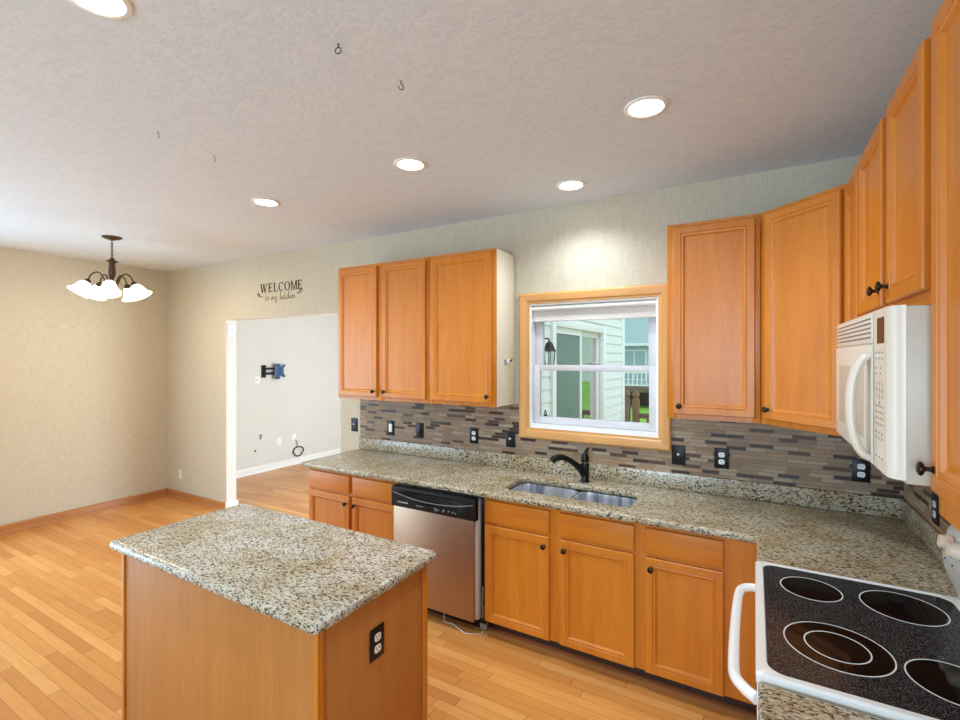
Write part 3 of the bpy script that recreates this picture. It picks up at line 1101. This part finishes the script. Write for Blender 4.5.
# ------------------------------------------------------------------ microwave
mw = thing('microwave', 'bisque over-the-range microwave hanging below the short wall cabinet', 'microwave', (.47, 1.82, 1.453))
MX, MY0, MY1, MZ0, MZ1 = .272, 1.430, 2.215, 1.460, 1.864
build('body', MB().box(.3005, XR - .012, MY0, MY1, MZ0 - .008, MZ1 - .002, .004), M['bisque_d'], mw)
# front assembly with rounded near edge (plan outline extruded upward)
out = [(.2995, MY1), (MX + .004, MY1), (MX, MY1 - .006)]
for k in range(7):
    a = R(90 * k / 6)
    out.append((MX + .0295 - .0295 * cos(a), MY0 + .035 - .035 * sin(a)))
build('front_panel', MB().prism(out, MZ0, MZ1, 'Z'), M['bisque'], mw, 40)
mb = MB()
y_ = lambda f: MY1 - f
gr = MB().box(MX - .0035, MX - .0003, 1.598, MY1 - .006, 1.782, 1.858, .001)
g_ = build('vent_grille', gr, M['bisque'], mw)
for k in range(5):
    zz = 1.794 + k * .0125
    mb.box(MX - .0042, MX - .0036, 1.615, MY1 - .06, zz, zz + .0045)
    mb.box(MX - .0042, MX - .0036, MY1 - .045, MY1 - .018, zz, zz + .0045)
build('slots', mb, M['slotg'], g_)
md = build('door', MB().box(MX - .006, MX - .0003, 1.595, MY1 - .004, MZ0 + .004, 1.776, .0025), M['bisque'], mw)
build('door_window', MB().box(MX - .0068, MX - .0061, 1.69, MY1 - .085, 1.518, 1.715, .0003), M['bisque_d'], md).__setitem__('label', 'slightly darker door window')
yh = 1.622
hp = [(MX - .005, yh, 1.748), (MX - .018, yh, 1.742), (MX - .034, yh, 1.715), (MX - .044, yh, 1.665), (MX - .047, yh, 1.61), (MX - .044, yh, 1.555), (MX - .034, yh, 1.508), (MX - .018, yh, 1.482), (MX - .005, yh, 1.476)]
build('handle', MB().tube(smoothpath(hp), .011, 12, sx=2.6), M['bisque'], md)
build('badge', MB().box(MX - .0066, MX - .0061, MY1 - .05, MY1 - .035, 1.492, 1.506), M['grey'], md)
build('display', MB().box(MX - .0012, MX - .0003, 1.482, 1.555, 1.778, 1.842), M['dkglass'], mw)
kp = build('keypad', MB().box(MX - .0008, MX - .0003, 1.468, 1.582, 1.475, 1.768), M['bisque'], mw)
for zz, cols in ((1.752, 3), (1.738, 3), (1.714, 2), (1.700, 2), (1.618, 4), (1.603, 4), (1.588, 4), (1.573, 4), (1.552, 3), (1.538, 3), (1.49, 3)):
    for k in range(cols):
        yy = 1.57 - k * .095 / cols
        build('key_mark', MB().box(MX - .0013, MX - .0009, yy - .012, yy, zz, zz + .005), M['keymark'], kp)
# number keys
DIG = {'1': [((.5, 0), (.5, 1))], '2': [((0, 1), (1, 1)), ((1, 1), (1, .5)), ((1, .5), (0, .5)), ((0, .5), (0, 0)), ((0, 0), (1, 0))],
       '3': [((0, 1), (1, 1)), ((1, 1), (1, 0)), ((0, .5), (1, .5)), ((0, 0), (1, 0))], '4': [((0, 1), (0, .5)), ((0, .5), (1, .5)), ((1, 1), (1, 0))],
       '5': [((1, 1), (0, 1)), ((0, 1), (0, .5)), ((0, .5), (1, .5)), ((1, .5), (1, 0)), ((1, 0), (0, 0))],
       '6': [((1, 1), (0, 1)), ((0, 1), (0, 0)), ((0, 0), (1, 0)), ((1, 0), (1, .5)), ((1, .5), (0, .5))],
       '7': [((0, 1), (1, 1)), ((1, 1), (.5, 0))], '8': [((0, 0), (0, 1)), ((0, 1), (1, 1)), ((1, 1), (1, 0)), ((1, 0), (0, 0)), ((0, .5), (1, .5))],
       '9': [((1, 0), (1, 1)), ((1, 1), (0, 1)), ((0, 1), (0, .5)), ((0, .5), (1, .5))], '0': [((0, 0), (0, 1)), ((0, 1), (1, 1)), ((1, 1), (1, 0)), ((1, 0), (0, 0))]}
for i, ch in enumerate('1234567890'):
    mb = MB()
    r_, c_ = (3, 1) if ch == '0' else divmod(i, 3)
    yy, zz = 1.56 - c_ * .03, 1.672 - r_ * .016
    for (a, b), (c2, d) in DIG[ch]:
        ya, za, yb2, zb2 = yy - a * .008, zz + b * .010, yy - c2 * .008, zz + d * .010
        mb.tube([(MX - .001, ya, za), (MX - .001, yb2, zb2)], .0007, 4)
    build('number_key', mb, M['keymark'], kp)

# ------------------------------------------------------------------ outlets and switches
def plate(kind, label, loc, rz, group, bw=.078, bh=.122, col='black'):
    t = thing('wall_switch' if kind in ('toggle', 'rocker', 'blank') else 'power_outlet', label, 'switch' if kind in ('toggle', 'rocker', 'blank') else 'outlet', loc, rz, group)
    T = Matrix.Translation(loc) @ Matrix.Rotation(rz, 4, 'Z')
    def B():
        m = MB()
        m.T = T
        return m
    build('cover_plate', B().box(-bw / 2, bw / 2, -.006, -.0004, -bh / 2, bh / 2, .0025), M[col], t)
    if kind == 'duplex':
        for s_ in (1, -1):
            r_ = build('receptacle', B().prism(rrect(-.0165, .0165, s_ * .021 - .0145, s_ * .021 + .0145, .010), -.0078, -.0061, 'Y'), M['whitep'], t)
            m = B()
            for dx in (-.0065, .0065):
                m.box(dx - .0013, dx + .0013, -.0084, -.0079, s_ * .021 - .001, s_ * .021 + .008)
            m.box(-.002, .002, -.0084, -.0079, s_ * .021 - .010, s_ * .021 - .006)
            build('slots', m, M['hole'], r_)
    elif kind == 'toggle':
        build('toggle', B().prism([(-.0062, -.004), (-.019, .001), (-.021, .009), (-.0062, .012)], -.006, .006, 'X', .001), M['whitep'], t)
    elif kind == 'rocker':
        build('rocker', B().box(-.018, .018, -.009, -.0061, -.035, .035, .002), M['whitep'], t)
    elif kind == 'blank':
        build('rocker', B().box(-.018, .018, -.0085, -.0061, -.035, .035, .002), M['blackm'], t)
    return t


G = 'black wall plates above the counter'
YT = YB - .009
plate('toggle', 'black toggle switch plate on the strip of plain wallpaper left of the tile', (-3.185, YB, 1.121), 0, G)
plate('rocker', 'black plate with white rocker, leftmost on the tile', (-2.745, YT, 1.127), 0, G)
plate('blank', 'all-black plate on the tile between the white rocker and the duplex outlet', (-2.428, YT, 1.130), 0, G)
plate('duplex', 'black-plated duplex outlet on the tile above the dishwasher end of the sink', (-1.90, YT, 1.128), 0, G)
plate('toggle', 'black toggle switch plate just left of the window casing', (-1.580, YT, 1.128), 0, G)
plate('toggle', 'black toggle switch plate under the right lower corner of the window', (-.411, YT, 1.131), 0, G)
plate('duplex', 'black-plated duplex outlet on the tile below the single-door cabinet right of the window', (-.170, YT, 1.136), 0, G)
plate('duplex', 'black-plated duplex outlet in the tiled corner, partly behind the microwave', (.49, YT, 1.142), 0, G)
plate('duplex', 'black-plated duplex outlet on the right wall tile behind the range', (XR - .009, 2.70, 1.10), R(-90), G)
plate('duplex', 'black-plated duplex outlet on the end of the island', (IX1 - .003, 1.325, .69), R(90), None, .074, .118)
plate('duplex', 'small white outlet low on the papered wall beside the doorway', (-6.10, YB, .30), 0, None, .07, .115, 'bisque')

# ------------------------------------------------------------------ cabinet side hooks
hk = thing('cup_hook', 'small white and black hook on the pale cabinet end beside the window', 'hook', (-1.549, 3.08, 1.71))
xh = -1.549
build('base', MB().lathe([(.016, 0.0005), (.016, .006), (.012, .012), (0, .013)], (xh, 3.085, 1.71), (1, 0, 0), 18), M['whitep'], hk)
build('hook', MB().tube([(xh + .012, 3.085, 1.712), (xh + .022, 3.085, 1.715), (xh + .03, 3.085, 1.722), (xh + .03, 3.085, 1.732)], .005, 8), M['black'], hk)
build('clip', MB().box(xh + .0005, xh + .008, 3.025, 3.045, 1.685, 1.725, .003), M['grey'], hk)

# ------------------------------------------------------------------ recessed downlights
LP = [(-1.698, .647, 'round recessed ceiling light cut by the top edge, nearest the camera'),
      (-.403, 2.12, 'rightmost round recessed ceiling light, in front of the corner cabinets'),
      (-1.658, 2.09, 'round recessed ceiling light, middle of the row above the island aisle'),
      (-.991, 2.846, 'round recessed ceiling light close to the wall above the sink window'),
      (-2.929, 2.10, 'leftmost round recessed ceiling light, between the chandelier and the wall cabinets')]
first = None
for x, y, lab in LP:
    if first is None:
        first = thing('recessed_light', lab, 'ceiling light', (x, y, ZC), 0, 'recessed ceiling lights')
        build('trim_ring', MB().lathe([(.092, -.0005), (.090, -.005), (.076, -.008), (.070, -.004), (.070, -.0005)], (x, y, ZC), seg=32, cap=False), M['trimw'], first)
        build('lens', MB().lathe([(.0695, -.001), (.0695, -.003), (0, -.0035)], (x, y, ZC), seg=32), M['lens'], first)
    else:
        dup(first, (x, y, ZC), lab)
    l = bpy.data.lights.new('downlight_lamp', 'SPOT')
    l.energy = 54
    l.color = (.82, .93, 1.0)
    l.spot_size = R(140)
    l.spot_blend = .9
    l.shadow_soft_size = .07
    lo = bpy.data.objects.new('downlight_lamp', l)
    lo.location = (x, y, ZC - .012)
    C.objects.link(lo)

# ------------------------------------------------------------------ chandelier
CX, CY = -4.976, 2.022
ch = thing('chandelier', 'five-arm bronze chandelier with frosted glass bell shades over the empty eating corner', 'chandelier', (CX, CY, ZC))
build('canopy', MB().lathe([(.076, -.001), (.076, -.006), (.06, -.016), (.03, -.026), (.01, -.032), (0, -.034)], (CX, CY, ZC), seg=28), M['bronze2'], ch)
mb = MB()
zc = ZC - .04
for k in range(6):
    c0 = zc - k * .026
    pts = []
    for q in range(12):
        a = 2 * pi * q / 12
        u, v = .008 * cos(a), .017 * sin(a)
        pts.append((CX + (u if k % 2 else 0), CY + (0 if k % 2 else u), c0 + v - .006))
    mb.tube(pts, .0028, 6, closed=True)
build('chain', mb, M['bronze2'], ch)
zb = ZC - .185
build('column', MB().lathe([(.006, 0), (.018, -.006), (.02, -.018), (.045, -.03), (.048, -.036), (.026, -.046), (.022, -.07), (.028, -.12), (.026, -.16), (.014, -.19), (.012, -.225), (.028, -.24), (.03, -.265), (.016, -.285), (.006, -.30), (0, -.305)], (CX, CY, zb), seg=24), M['bronze2'], ch)
za = zb - .262
for k in range(5):
    a = R(-27 + 72 * k)
    dx, dy = cos(a), sin(a)
    pts = [(.02, 0), (.045, .025), (.062, .08), (.085, .115), (.115, .12), (.145, .095), (.162, .062), (.168, .035)]
    arm = build('arm', MB().tube(smoothpath([(CX + r_ * dx, CY + r_ * dy, za + z_) for r_, z_ in pts], 2), .0065, 8), M['bronze2'], ch)
    base = Vector((CX + .166 * dx, CY + .166 * dy, za + .04))
    ax = Vector((dx * .60, dy * .60, -1)).normalized()
    build('socket', MB().lathe([(.012, -.01), (.022, 0), (.027, .018), (.03, .028)], base, ax, 18), M['bronze2'], arm)
    pr = [(.029, .022), (.040, .034), (.050, .055), (.056, .08), (.063, .10), (.076, .12), (.086, .130), (.084, .132), (.074, .122), (.061, .102), (.053, .08), (.047, .056), (.037, .036), (.026, .024)]
    build('glass_shade', MB().lathe(pr, base, ax, 26, cap=False), M['frost'], arm)
    bl = build('bulb', MB().lathe([(.012, .03), (.014, .045), (.022, .065), (.02, .085), (.01, .095), (0, .097)], base, ax, 16), M['lens'], arm)
    l = bpy.data.lights.new('chandelier_lamp', 'POINT')
    l.energy = 8
    l.color = (1, .78, .46)
    l.shadow_soft_size = .03
    lo = bpy.data.objects.new('chandelier_lamp', l)
    lo.location = base + ax * .125
    C.objects.link(lo)

# ------------------------------------------------------------------ ceiling hooks
for x, y, lab, ang, full in ((-1.236, 1.164, 'closed wire hook in the ceiling, nearest of the ceiling hooks', 20, 1), (-1.19, 1.442, 'open wire hook in the ceiling beside a small screw hole, second from the camera', 70, .75),
                             (-2.464, 1.188, 'tiny dark hook in the ceiling, leftmost of the ceiling hooks', 10, .5), (-2.499, 1.48, 'tiny curved hook in the ceiling to the right of the leftmost hook', 60, .5)):
    t = thing('ceiling_hook', lab, 'hook', (x, y, ZC), R(ang), 'ceiling hooks')
    r_ = .011 if full > .6 else .008
    pts = [(x, y, ZC - .0005), (x, y, ZC - .012)]
    for q in range(12):
        a = pi / 2 - 2 * pi * full * q / 11
        pts.append((x + r_ * cos(a) * cos(R(ang)), y + r_ * cos(a) * sin(R(ang)), ZC - .012 - r_ + r_ * sin(a)))
    build('hook', MB().tube(pts, .0018, 6), M['grey'] if full < .6 else M['bronze'], t)
    build('base', MB().lathe([(.005, -.0003), (.004, -.002), (0, -.003)], (x, y, ZC), seg=12), M['grey'], t)

# ------------------------------------------------------------------ wall lettering
DT = Matrix.Translation((-4.56, 0, 0)) @ Matrix.Diagonal((.92, 1, 1, 1)) @ Matrix.Translation((4.56, 0, 0))
wd = thing('wall_decal', 'wall lettering reading WELCOME to my kitchen above the doorway', 'wall lettering', (-4.22, YB, 2.4))
mb = MB()
mb.T = DT
YD0, YD1 = YB - .0022, YB - .0006


def quad(ax, az, bx_, bz, w0, w1=None):
    w1 = w0 if w1 is None else w1
    mb.prism([(ax - w0 / 2, az), (ax + w0 / 2, az), (bx_ + w1 / 2, bz), (bx_ - w1 / 2, bz)], YD0, YD1, 'Y')


def bar(x0, x1, z0, z1):
    mb.prism([(x0, z0), (x1, z0), (x1, z1), (x0, z1)], YD0, YD1, 'Y')


def oval(cx, cz, rx, rz, th, a0=0, a1=360):
    n = 28
    for k in range(n):
        a, b = R(a0 + (a1 - a0) * k / n), R(a0 + (a1 - a0) * (k + 1) / n)
        ri = rx - th
        ro = rz - th * .35
        mb.prism([(cx + ri * cos(a), cz + ro * sin(a)), (cx + rx * cos(a), cz + rz * sin(a)), (cx + rx * cos(b), cz + rz * sin(b)), (cx + ri * cos(b), cz + ro * sin(b))], YD0, YD1, 'Y')


H_, z0 = .092, 2.424
z1 = z0 + H_
TK, TN, SF = .017, .008, .006


def letter_E(x, w_):
    bar(x + .008, x + .008 + TK, z0, z1)
    for zz in (z0, z0 + H_ / 2 - SF / 2, z1 - SF):
        bar(x, x + w_ * (.8 if zz == z0 + H_ / 2 - SF / 2 else 1), zz, zz + SF + .001)
    for zz in (z0, z1 - .022):
        bar(x + w_ - .006, x + w_, zz, zz + .022)
    bar(x + w_ * .7, x + w_ * .8, z0 + H_ / 2 - .012, z0 + H_ / 2 + .012)


# one part per letter
def done():
    global mb
    build('letter', mb, M['decal'], wd, 0)
    mb = MB()
    mb.T = DT


x = -4.560   # W
quad(x + .018, z1, x + .042, z0, TK)
quad(x + .066, z1, x + .046, z0, TN)
quad(x + .066, z1, x + .092, z0, TK)
quad(x + .116, z1, x + .096, z0, TN)
bar(x, x + .034, z1 - SF, z1), bar(x + .052, x + .08, z1 - SF, z1), bar(x + .102, x + .128, z1 - SF, z1)
done()
letter_E(-4.412, .068)
done()
x = -4.318   # L
bar(x + .008, x + .008 + TK, z0, z1), bar(x, x + .034, z1 - SF, z1), bar(x, x + .07, z0, z0 + SF), bar(x + .064, x + .07, z0, z0 + .024)
done()
oval(-4.188, z0 + H_ / 2, .044, H_ / 2, TK, 45, 315)     # C
bar(-4.162, -4.156, z1 - .03, z1)
done()
oval(-4.086, z0 + H_ / 2, .046, H_ / 2, TK)     # O
done()
x = -4.028   # M
quad(x + .014, z0, x + .014, z1, TN), quad(x + .016, z1, x + .052, z0, TK, TN), quad(x + .052, z0, x + .088, z1, TN), quad(x + .092, z0, x + .092, z1, TK)
bar(x + .002, x + .028, z0, z0 + SF), bar(x + .002, x + .026, z1 - SF, z1), bar(x + .076, x + .108, z0, z0 + SF), bar(x + .08, x + .108, z1 - SF, z1)
done()
letter_E(-3.912, .064)
done()
mb = MB()


def ribbon(pts, w_):
    P = [Vector((a, 0, b)) for a, b in pts]
    P = smoothpath(P, 2)
    for a, b in zip(P, P[1:]):
        d = (b - a).normalized()
        nrm = Vector((-d.z, 0, d.x)) * w_ / 2
        a, b = a - d * w_ * .2, b + d * w_ * .2
        mb.prism([((a - nrm).x, (a - nrm).z), ((b - nrm).x, (b - nrm).z), ((b + nrm).x, (b + nrm).z), ((a + nrm).x, (a + nrm).z)], YD0, YD1, 'Y')


ribbon([(-4.605, 2.405), (-4.60, 2.42), (-4.585, 2.425), (-4.572, 2.412), (-4.56, 2.392), (-4.54, 2.378), (-4.522, 2.385)], .008)
ribbon([(-4.572, 2.412), (-4.585, 2.40), (-4.59, 2.388), (-4.575, 2.386)], .006)
build('flourish', mb, M['decal'], wd, 0)
mb = MB()
mb.T = DT
ribbon([(-3.835, 2.405), (-3.84, 2.425), (-3.856, 2.43), (-3.872, 2.415), (-3.885, 2.395), (-3.905, 2.382), (-3.925, 2.392)], .008)
ribbon([(-3.872, 2.415), (-3.858, 2.40), (-3.853, 2.388), (-3.868, 2.385)], .006)
build('flourish', mb, M['decal'], wd, 0)
mb = MB()
GL = {'t': ([[(.3, 1.7), (.15, .3), (.3, 0), (.6, .2)], [(0, 1.15), (.6, 1.15)]], .65),
      'o': ([[(.5, 1), (.15, .8), (.1, .2), (.45, 0), (.75, .4), (.6, .95), (.5, 1), (.95, .85)]], .95),
      'm': ([[(0, 0), (.12, 1), (.08, .5), (.4, 1), (.5, .7), (.45, 0), (.5, .6), (.85, 1), (.95, .7), (.9, .1), (1.2, .15)]], 1.25),
      'y': ([[(0, 1), (.05, .3), (.3, .1), (.6, .5), (.7, 1), (.55, -.2), (.25, -.9), (0, -.6), (.5, -.1), (.9, .2)]], .95),
      'k': ([[(.1, 0), (.25, 1), (.4, 2.1), (.2, 1.9), (.15, .8), (.1, 0)], [(.15, .4), (.55, 1), (.6, .7), (.25, .5), (.55, .05), (.85, .2)]], .9),
      'i': ([[(0, .5), (.15, 1), (.12, .2), (.3, 0), (.5, .3)], [(.2, 1.5), (.24, 1.56)]], .5),
      'c': ([[(.6, .8), (.4, 1), (.1, .6), (.2, .05), (.5, .05), (.75, .3)]], .75),
      'h': ([[(.05, 0), (.2, 1), (.4, 2.1), (.22, 1.9), (.12, .8), (.05, 0), (.3, .8), (.55, .9), (.55, .2), (.65, 0), (.9, .3)]], .9),
      'e': ([[(0, .3), (.5, .7), (.4, 1), (.12, .7), (.15, .1), (.45, 0), (.75, .3)]], .75),
      'n': ([[(0, 0), (.12, 1), (.1, .5), (.45, 1), (.58, .7), (.55, .1), (.85, .2)]], .85)}
x = -4.478
xs_ = .040
for chh in 'to my kitchen':
    if chh == ' ':
        x += .03
        continue
    strokes, adv = GL[chh]
    for sk_ in strokes:
        ribbon([(x + p * xs_, 2.338 + q * xs_) for p, q in sk_], .0065)
    x += adv * xs_ * 1.16
build('script', mb, M['tan'], wd, 0)

# ------------------------------------------------------------------ things on the far walls
t = thing('wall_sensor', 'small white plastic box high on the doorway jamb', 'wall box', (DX0, 3.255, 2.047))
build('cover', MB().box(DX0 + .0005, DX0 + .022, 3.215, 3.295, 1.985, 2.108, .004), M['whitep'], t)
build('grille', MB().box(DX0 + .0225, DX0 + .0235, 3.232, 3.278, 2.01, 2.08, .0003), M['vinyl'], t)

XW = XL + .0005
tv = thing('tv_mount', 'dark swivel television bracket on the far wall of the next room', 'tv mount', (XL, 4.75, 1.53))
build('wall_plate', MB().box(XW, XW + .015, 4.555, 4.63, 1.43, 1.62, .002), M['black'], tv)
for zz in (1.49, 1.565):
    build('arm', MB().box(XW + .0155, XW + .06, 4.575, 4.79, zz - .016, zz + .016, .003), M['blackm'], tv)
mb = MB().box(XW + .061, XW + .075, 4.74, 4.83, 1.40, 1.64, .002)
mb.prism([(4.828, 1.46), (4.93, 1.42), (4.93, 1.455), (4.90, 1.48), (4.90, 1.575), (4.93, 1.60), (4.93, 1.635), (4.828, 1.59)], XW + .063, XW + .073, 'X')
hd = build('head_plate', mb, M['navy'], tv)
mb = MB()
for yy, zz in ((4.80, 1.55), (4.80, 1.50), (4.785, 1.62), (4.785, 1.42), (4.85, 1.56), (4.85, 1.49)):
    mb.cyl((XW + .0752, yy, zz), (XW + .0764, yy, zz), .009, 12)
build('bolt_holes', mb, M['hole'], hd)

t = thing('power_outlet', 'white single outlet just below the television bracket', 'outlet', (XL, 4.49, 1.40))
build('cover_plate', MB().box(XW, XW + .007, 4.455, 4.53, 1.34, 1.455, .002), M['whitep'], t)
build('slots', MB().box(XW + .0072, XW + .0085, 4.48, 4.50, 1.385, 1.415), M['grey'], t)
t = thing('power_outlet', 'white outlet low on the far wall, left of the coiled cable', 'outlet', (XL, 4.86, .41))
build('cover_plate', MB().box(XW, XW + .007, 4.82, 4.905, .345, .475, .002), M['whitep'], t)
build('receptacle', MB().box(XW + .0072, XW + .0085, 4.845, 4.88, .37, .45, .0003), M['trimw'], t)
t = thing('cable_plate', 'white cable plate low on the far wall, right above the coiled cable', 'wall plate', (XL, 5.14, .43))
build('cover_plate', MB().box(XW, XW + .007, 5.10, 5.185, .365, .495, .002), M['whitep'], t)
build('connector', MB().cyl((XW + .0072, 5.16, .40), (XW + .02, 5.16, .40), .007, 10), M['chrome'], t)
cb = [(XW + .022, 5.16, .398), (XW + .03, 5.18, .38), (XW + .03, 5.19, .32), (XW + .03, 5.17, .275)]
t = tag(build('coaxial_cable', MB().tube(smoothpath(cb), .005, 6).tube([(XW + .03 + .012 * sin(q * .5), 5.215 + .095 * cos(2 * pi * q / 24), .205 + .075 * sin(2 * pi * q / 24)) for q in range(24)], .009, 8, closed=True), M['black']),
        'black cable coiled in a ring hanging on the far wall of the next room', 'cable')
t = thing('cable_stub', 'short dark cable stub poking from the far wall', 'cable', (XL, 4.54, .55))
build('bracket', MB().box(XW, XW + .012, 4.53, 4.555, .50, .575, .002), M['grey'], t)
build('tip', MB().cyl((XW + .0122, 4.542, .555), (XW + .03, 4.542, .555), .008, 10), M['hole'], t)
t = thing('wall_grommet', 'small dark cable hole low on the far wall below the cable stub', 'cable hole', (XL, 4.455, .34))
build('ring', MB().lathe([(.018, 0.0005), (.018, .004), (.012, .006), (.012, .001)], (XW, 4.455, .337), (1, 0, 0), 16, cap=False), M['grey'], t)
build('plug', MB().lathe([(.0115, .001), (.0115, .003), (0, .004)], (XW, 4.455, .337), (1, 0, 0), 16), M['hole'], t)

# ================================================================== OUTSIDE
struct(build('ground', MB().box(-80, 80, YFAM - 8.0 + 4.6, 90, -.62, -.6), M['grass'], smooth=0))

# wall lantern on the siding
LX, LY, LZ = XE + .001, 3.77, 1.795
ln = thing('wall_lantern', 'black coach lantern on the white siding outside the window', 'lantern', (XE, LY, LZ))
build('back_plate', MB().prism(rrect(LY - .03, LY + .03, LZ + .0, LZ + .12, .015), LX, LX + .015, 'X'), M['black'], ln)
build('arm', MB().tube(smoothpath([(LX + .015, LY, LZ + .06), (LX + .04, LY, LZ + .10), (LX + .08, LY, LZ + .11), (LX + .095, LY, LZ + .08)]), .006, 8), M['black'], ln)
build('hood', MB().lathe([(.008, .085), (.014, .078), (.03, .066), (.042, .04), (.052, .014), (.062, .003), (.062, -.003), (.04, -.003)], (LX + .095, LY, LZ), seg=6), M['black'], ln)
cg = build('cage', MB().lathe([(.042, -.145), (.042, -.137), (.02, -.133)], (LX + .095, LY, LZ), seg=6), M['black'], ln)
for k in range(6):
    a = 2 * pi * k / 6
    build('bar', MB().cyl((LX + .095 + .053 * cos(a), LY + .053 * sin(a), LZ - .003), (LX + .095 + .041 * cos(a), LY + .041 * sin(a), LZ - .137), .004, 6), M['black'], cg)
build('lantern_glass', MB().lathe([(.049, -.004), (.037, -.133)], (LX + .095, LY, LZ), seg=6, cap=False), M['lantern_glass'], ln)

# own deck: platform, two newel posts, a rail between them and to the right
struct(build('trim_4', MB().box(XE + .03, 3.2, 3.5, 7.75, -.2, -.08), M['deckd'], smooth=0))


def newel(label, x, y, top, mat):
    t = thing('deck_post', label, 'deck post', (x, y, -.08), 0, 'deck newel posts')
    hw = .045
    build('post', MB().box(x - hw, x + hw, y - hw, y + hw, -.08, top - .16, .004), M[mat], t)
    def sq(q, z_):
        return [(x - q, y - q, z_), (x + q, y - q, z_), (x + q, y + q, z_), (x - q, y + q, z_)]
    build('finial', MB().rings([sq(hw * .9, top - .16), sq(hw * 1.05, top - .15), sq(hw * .6, top - .125), sq(hw * .6, top - .11), sq(hw * 1.0, top - .09), sq(hw * .95, top - .06), sq(.006, top)]), M[mat], t)


newel('grey weathered deck newel post beside the corner of the siding', -1.62, 7.1, 1.27, 'deck')
newel('yellowish weathered deck newel post, right of the grey one', -1.49, 7.1, 1.27, 'deck2')
dr = thing('deck_railing', 'weathered wooden deck rail with balusters running right from the newel posts', 'railing', (.5, 7.1, -.08))
build('top_rail', MB().box(-1.44, 3.1, 7.07, 7.13, .86, .93, .004), M['deckd'], dr)
build('bottom_rail', MB().box(-1.44, 3.1, 7.08, 7.12, .05, .11, .004), M['deckd'], dr)
for k in range(30):
    xx = -1.32 + k * .145
    build('baluster', MB().box(xx - .018, xx + .018, 7.082, 7.118, .11, .86), M['deck2'], dr)

# neighbour's house far behind
NY = 25.0
nh = thing('neighbour_house', 'pale blue neighbouring house with a raised deck seen through the window', 'house', (-4, NY, -.6))
build('wall', MB().box(-14, 1.5, NY, NY + 8, -.6, 2.3).box(-14, 1.5, NY - .45, NY + 8, 2.32, 5.2), M['nsiding'], nh, 0)
build('band', MB().box(-14, 1.5, NY - .5, NY - .455, 2.3, 2.44), M['trim_ext'], nh)
build('roof', MB().prism([(NY - 1.0, 5.21), (NY + 9, 5.21), (NY + 4, 8)], -14.5, 2, 'X'), M['roof'], nh, 0)
for xc in (-11.0, -7.6, -5.32, -1.6):
    wf = build('window', MB().box(xc - .62, xc + .62, NY - .05, NY - .002, .55, 2.12), M['trim_ext'], nh)
    build('pane', MB().box(xc - .54, xc - .03, NY - .056, NY - .0505, .62, 2.04).box(xc + .03, xc + .54, NY - .056, NY - .0505, .62, 2.04), plain('house_glass', srgb(150, 186, 190), .15), wf)
nd = build('deck', MB().box(-9.5, .5, NY - 2.6, NY - .06, .12, .32), M['deckd'], nh, 0)
build('railing', MB().box(-9.5, .5, NY - 2.6, NY - 2.53, 1.0, 1.06).box(-9.5, .5, NY - 2.6, NY - 2.53, .42, .47), M['trim_ext'], nd, 0)
mb = MB()
x = -9.45
while x < .5:
    mb.box(x - .025, x + .025, NY - 2.585, NY - 2.545, .47, 1.0)
    x += .2
build('balusters', mb, M['trim_ext'], nd, 0)['kind'] = 'stuff'
mb = MB()
for xx in (-9.3, -5.8, -2.4, .3):
    mb.box(xx - .08, xx + .08, NY - 2.55, NY - 2.39, -.6, .12)
build('footing', mb, M['deckd'], nd, 0)
build('under_deck_shade', MB().box(-9.4, .4, NY - 1.2, NY - 1.1, -.6, .12), M['hole'], nd, 0)  # dark sheet standing in for the shade under the deck

# another house to the right, seen only as a reflection in the sliding door
n2 = thing('distant_house', 'white house across the lawn mirrored in the sliding door glass', 'house', (14, 44, -.6))
build('wall', MB().box(6, 18, 44, 52, -.6, 5.0), M['siding'], n2, 0)
build('roof', MB().prism([(43.2, 5.01), (52.8, 5.01), (48, 8)], 5.5, 18.5, 'X'), M['roof'], n2, 0)
for xc in (8, 11.5, 15):
    wf = build('window', MB().box(xc - .5, xc + .5, 43.94, 43.998, 1.6, 3.4), M['trim_ext'], n2)
    build('pane', MB().box(xc - .42, xc + .42, 43.92, 43.939, 1.7, 3.3), M['dkglass'], wf)
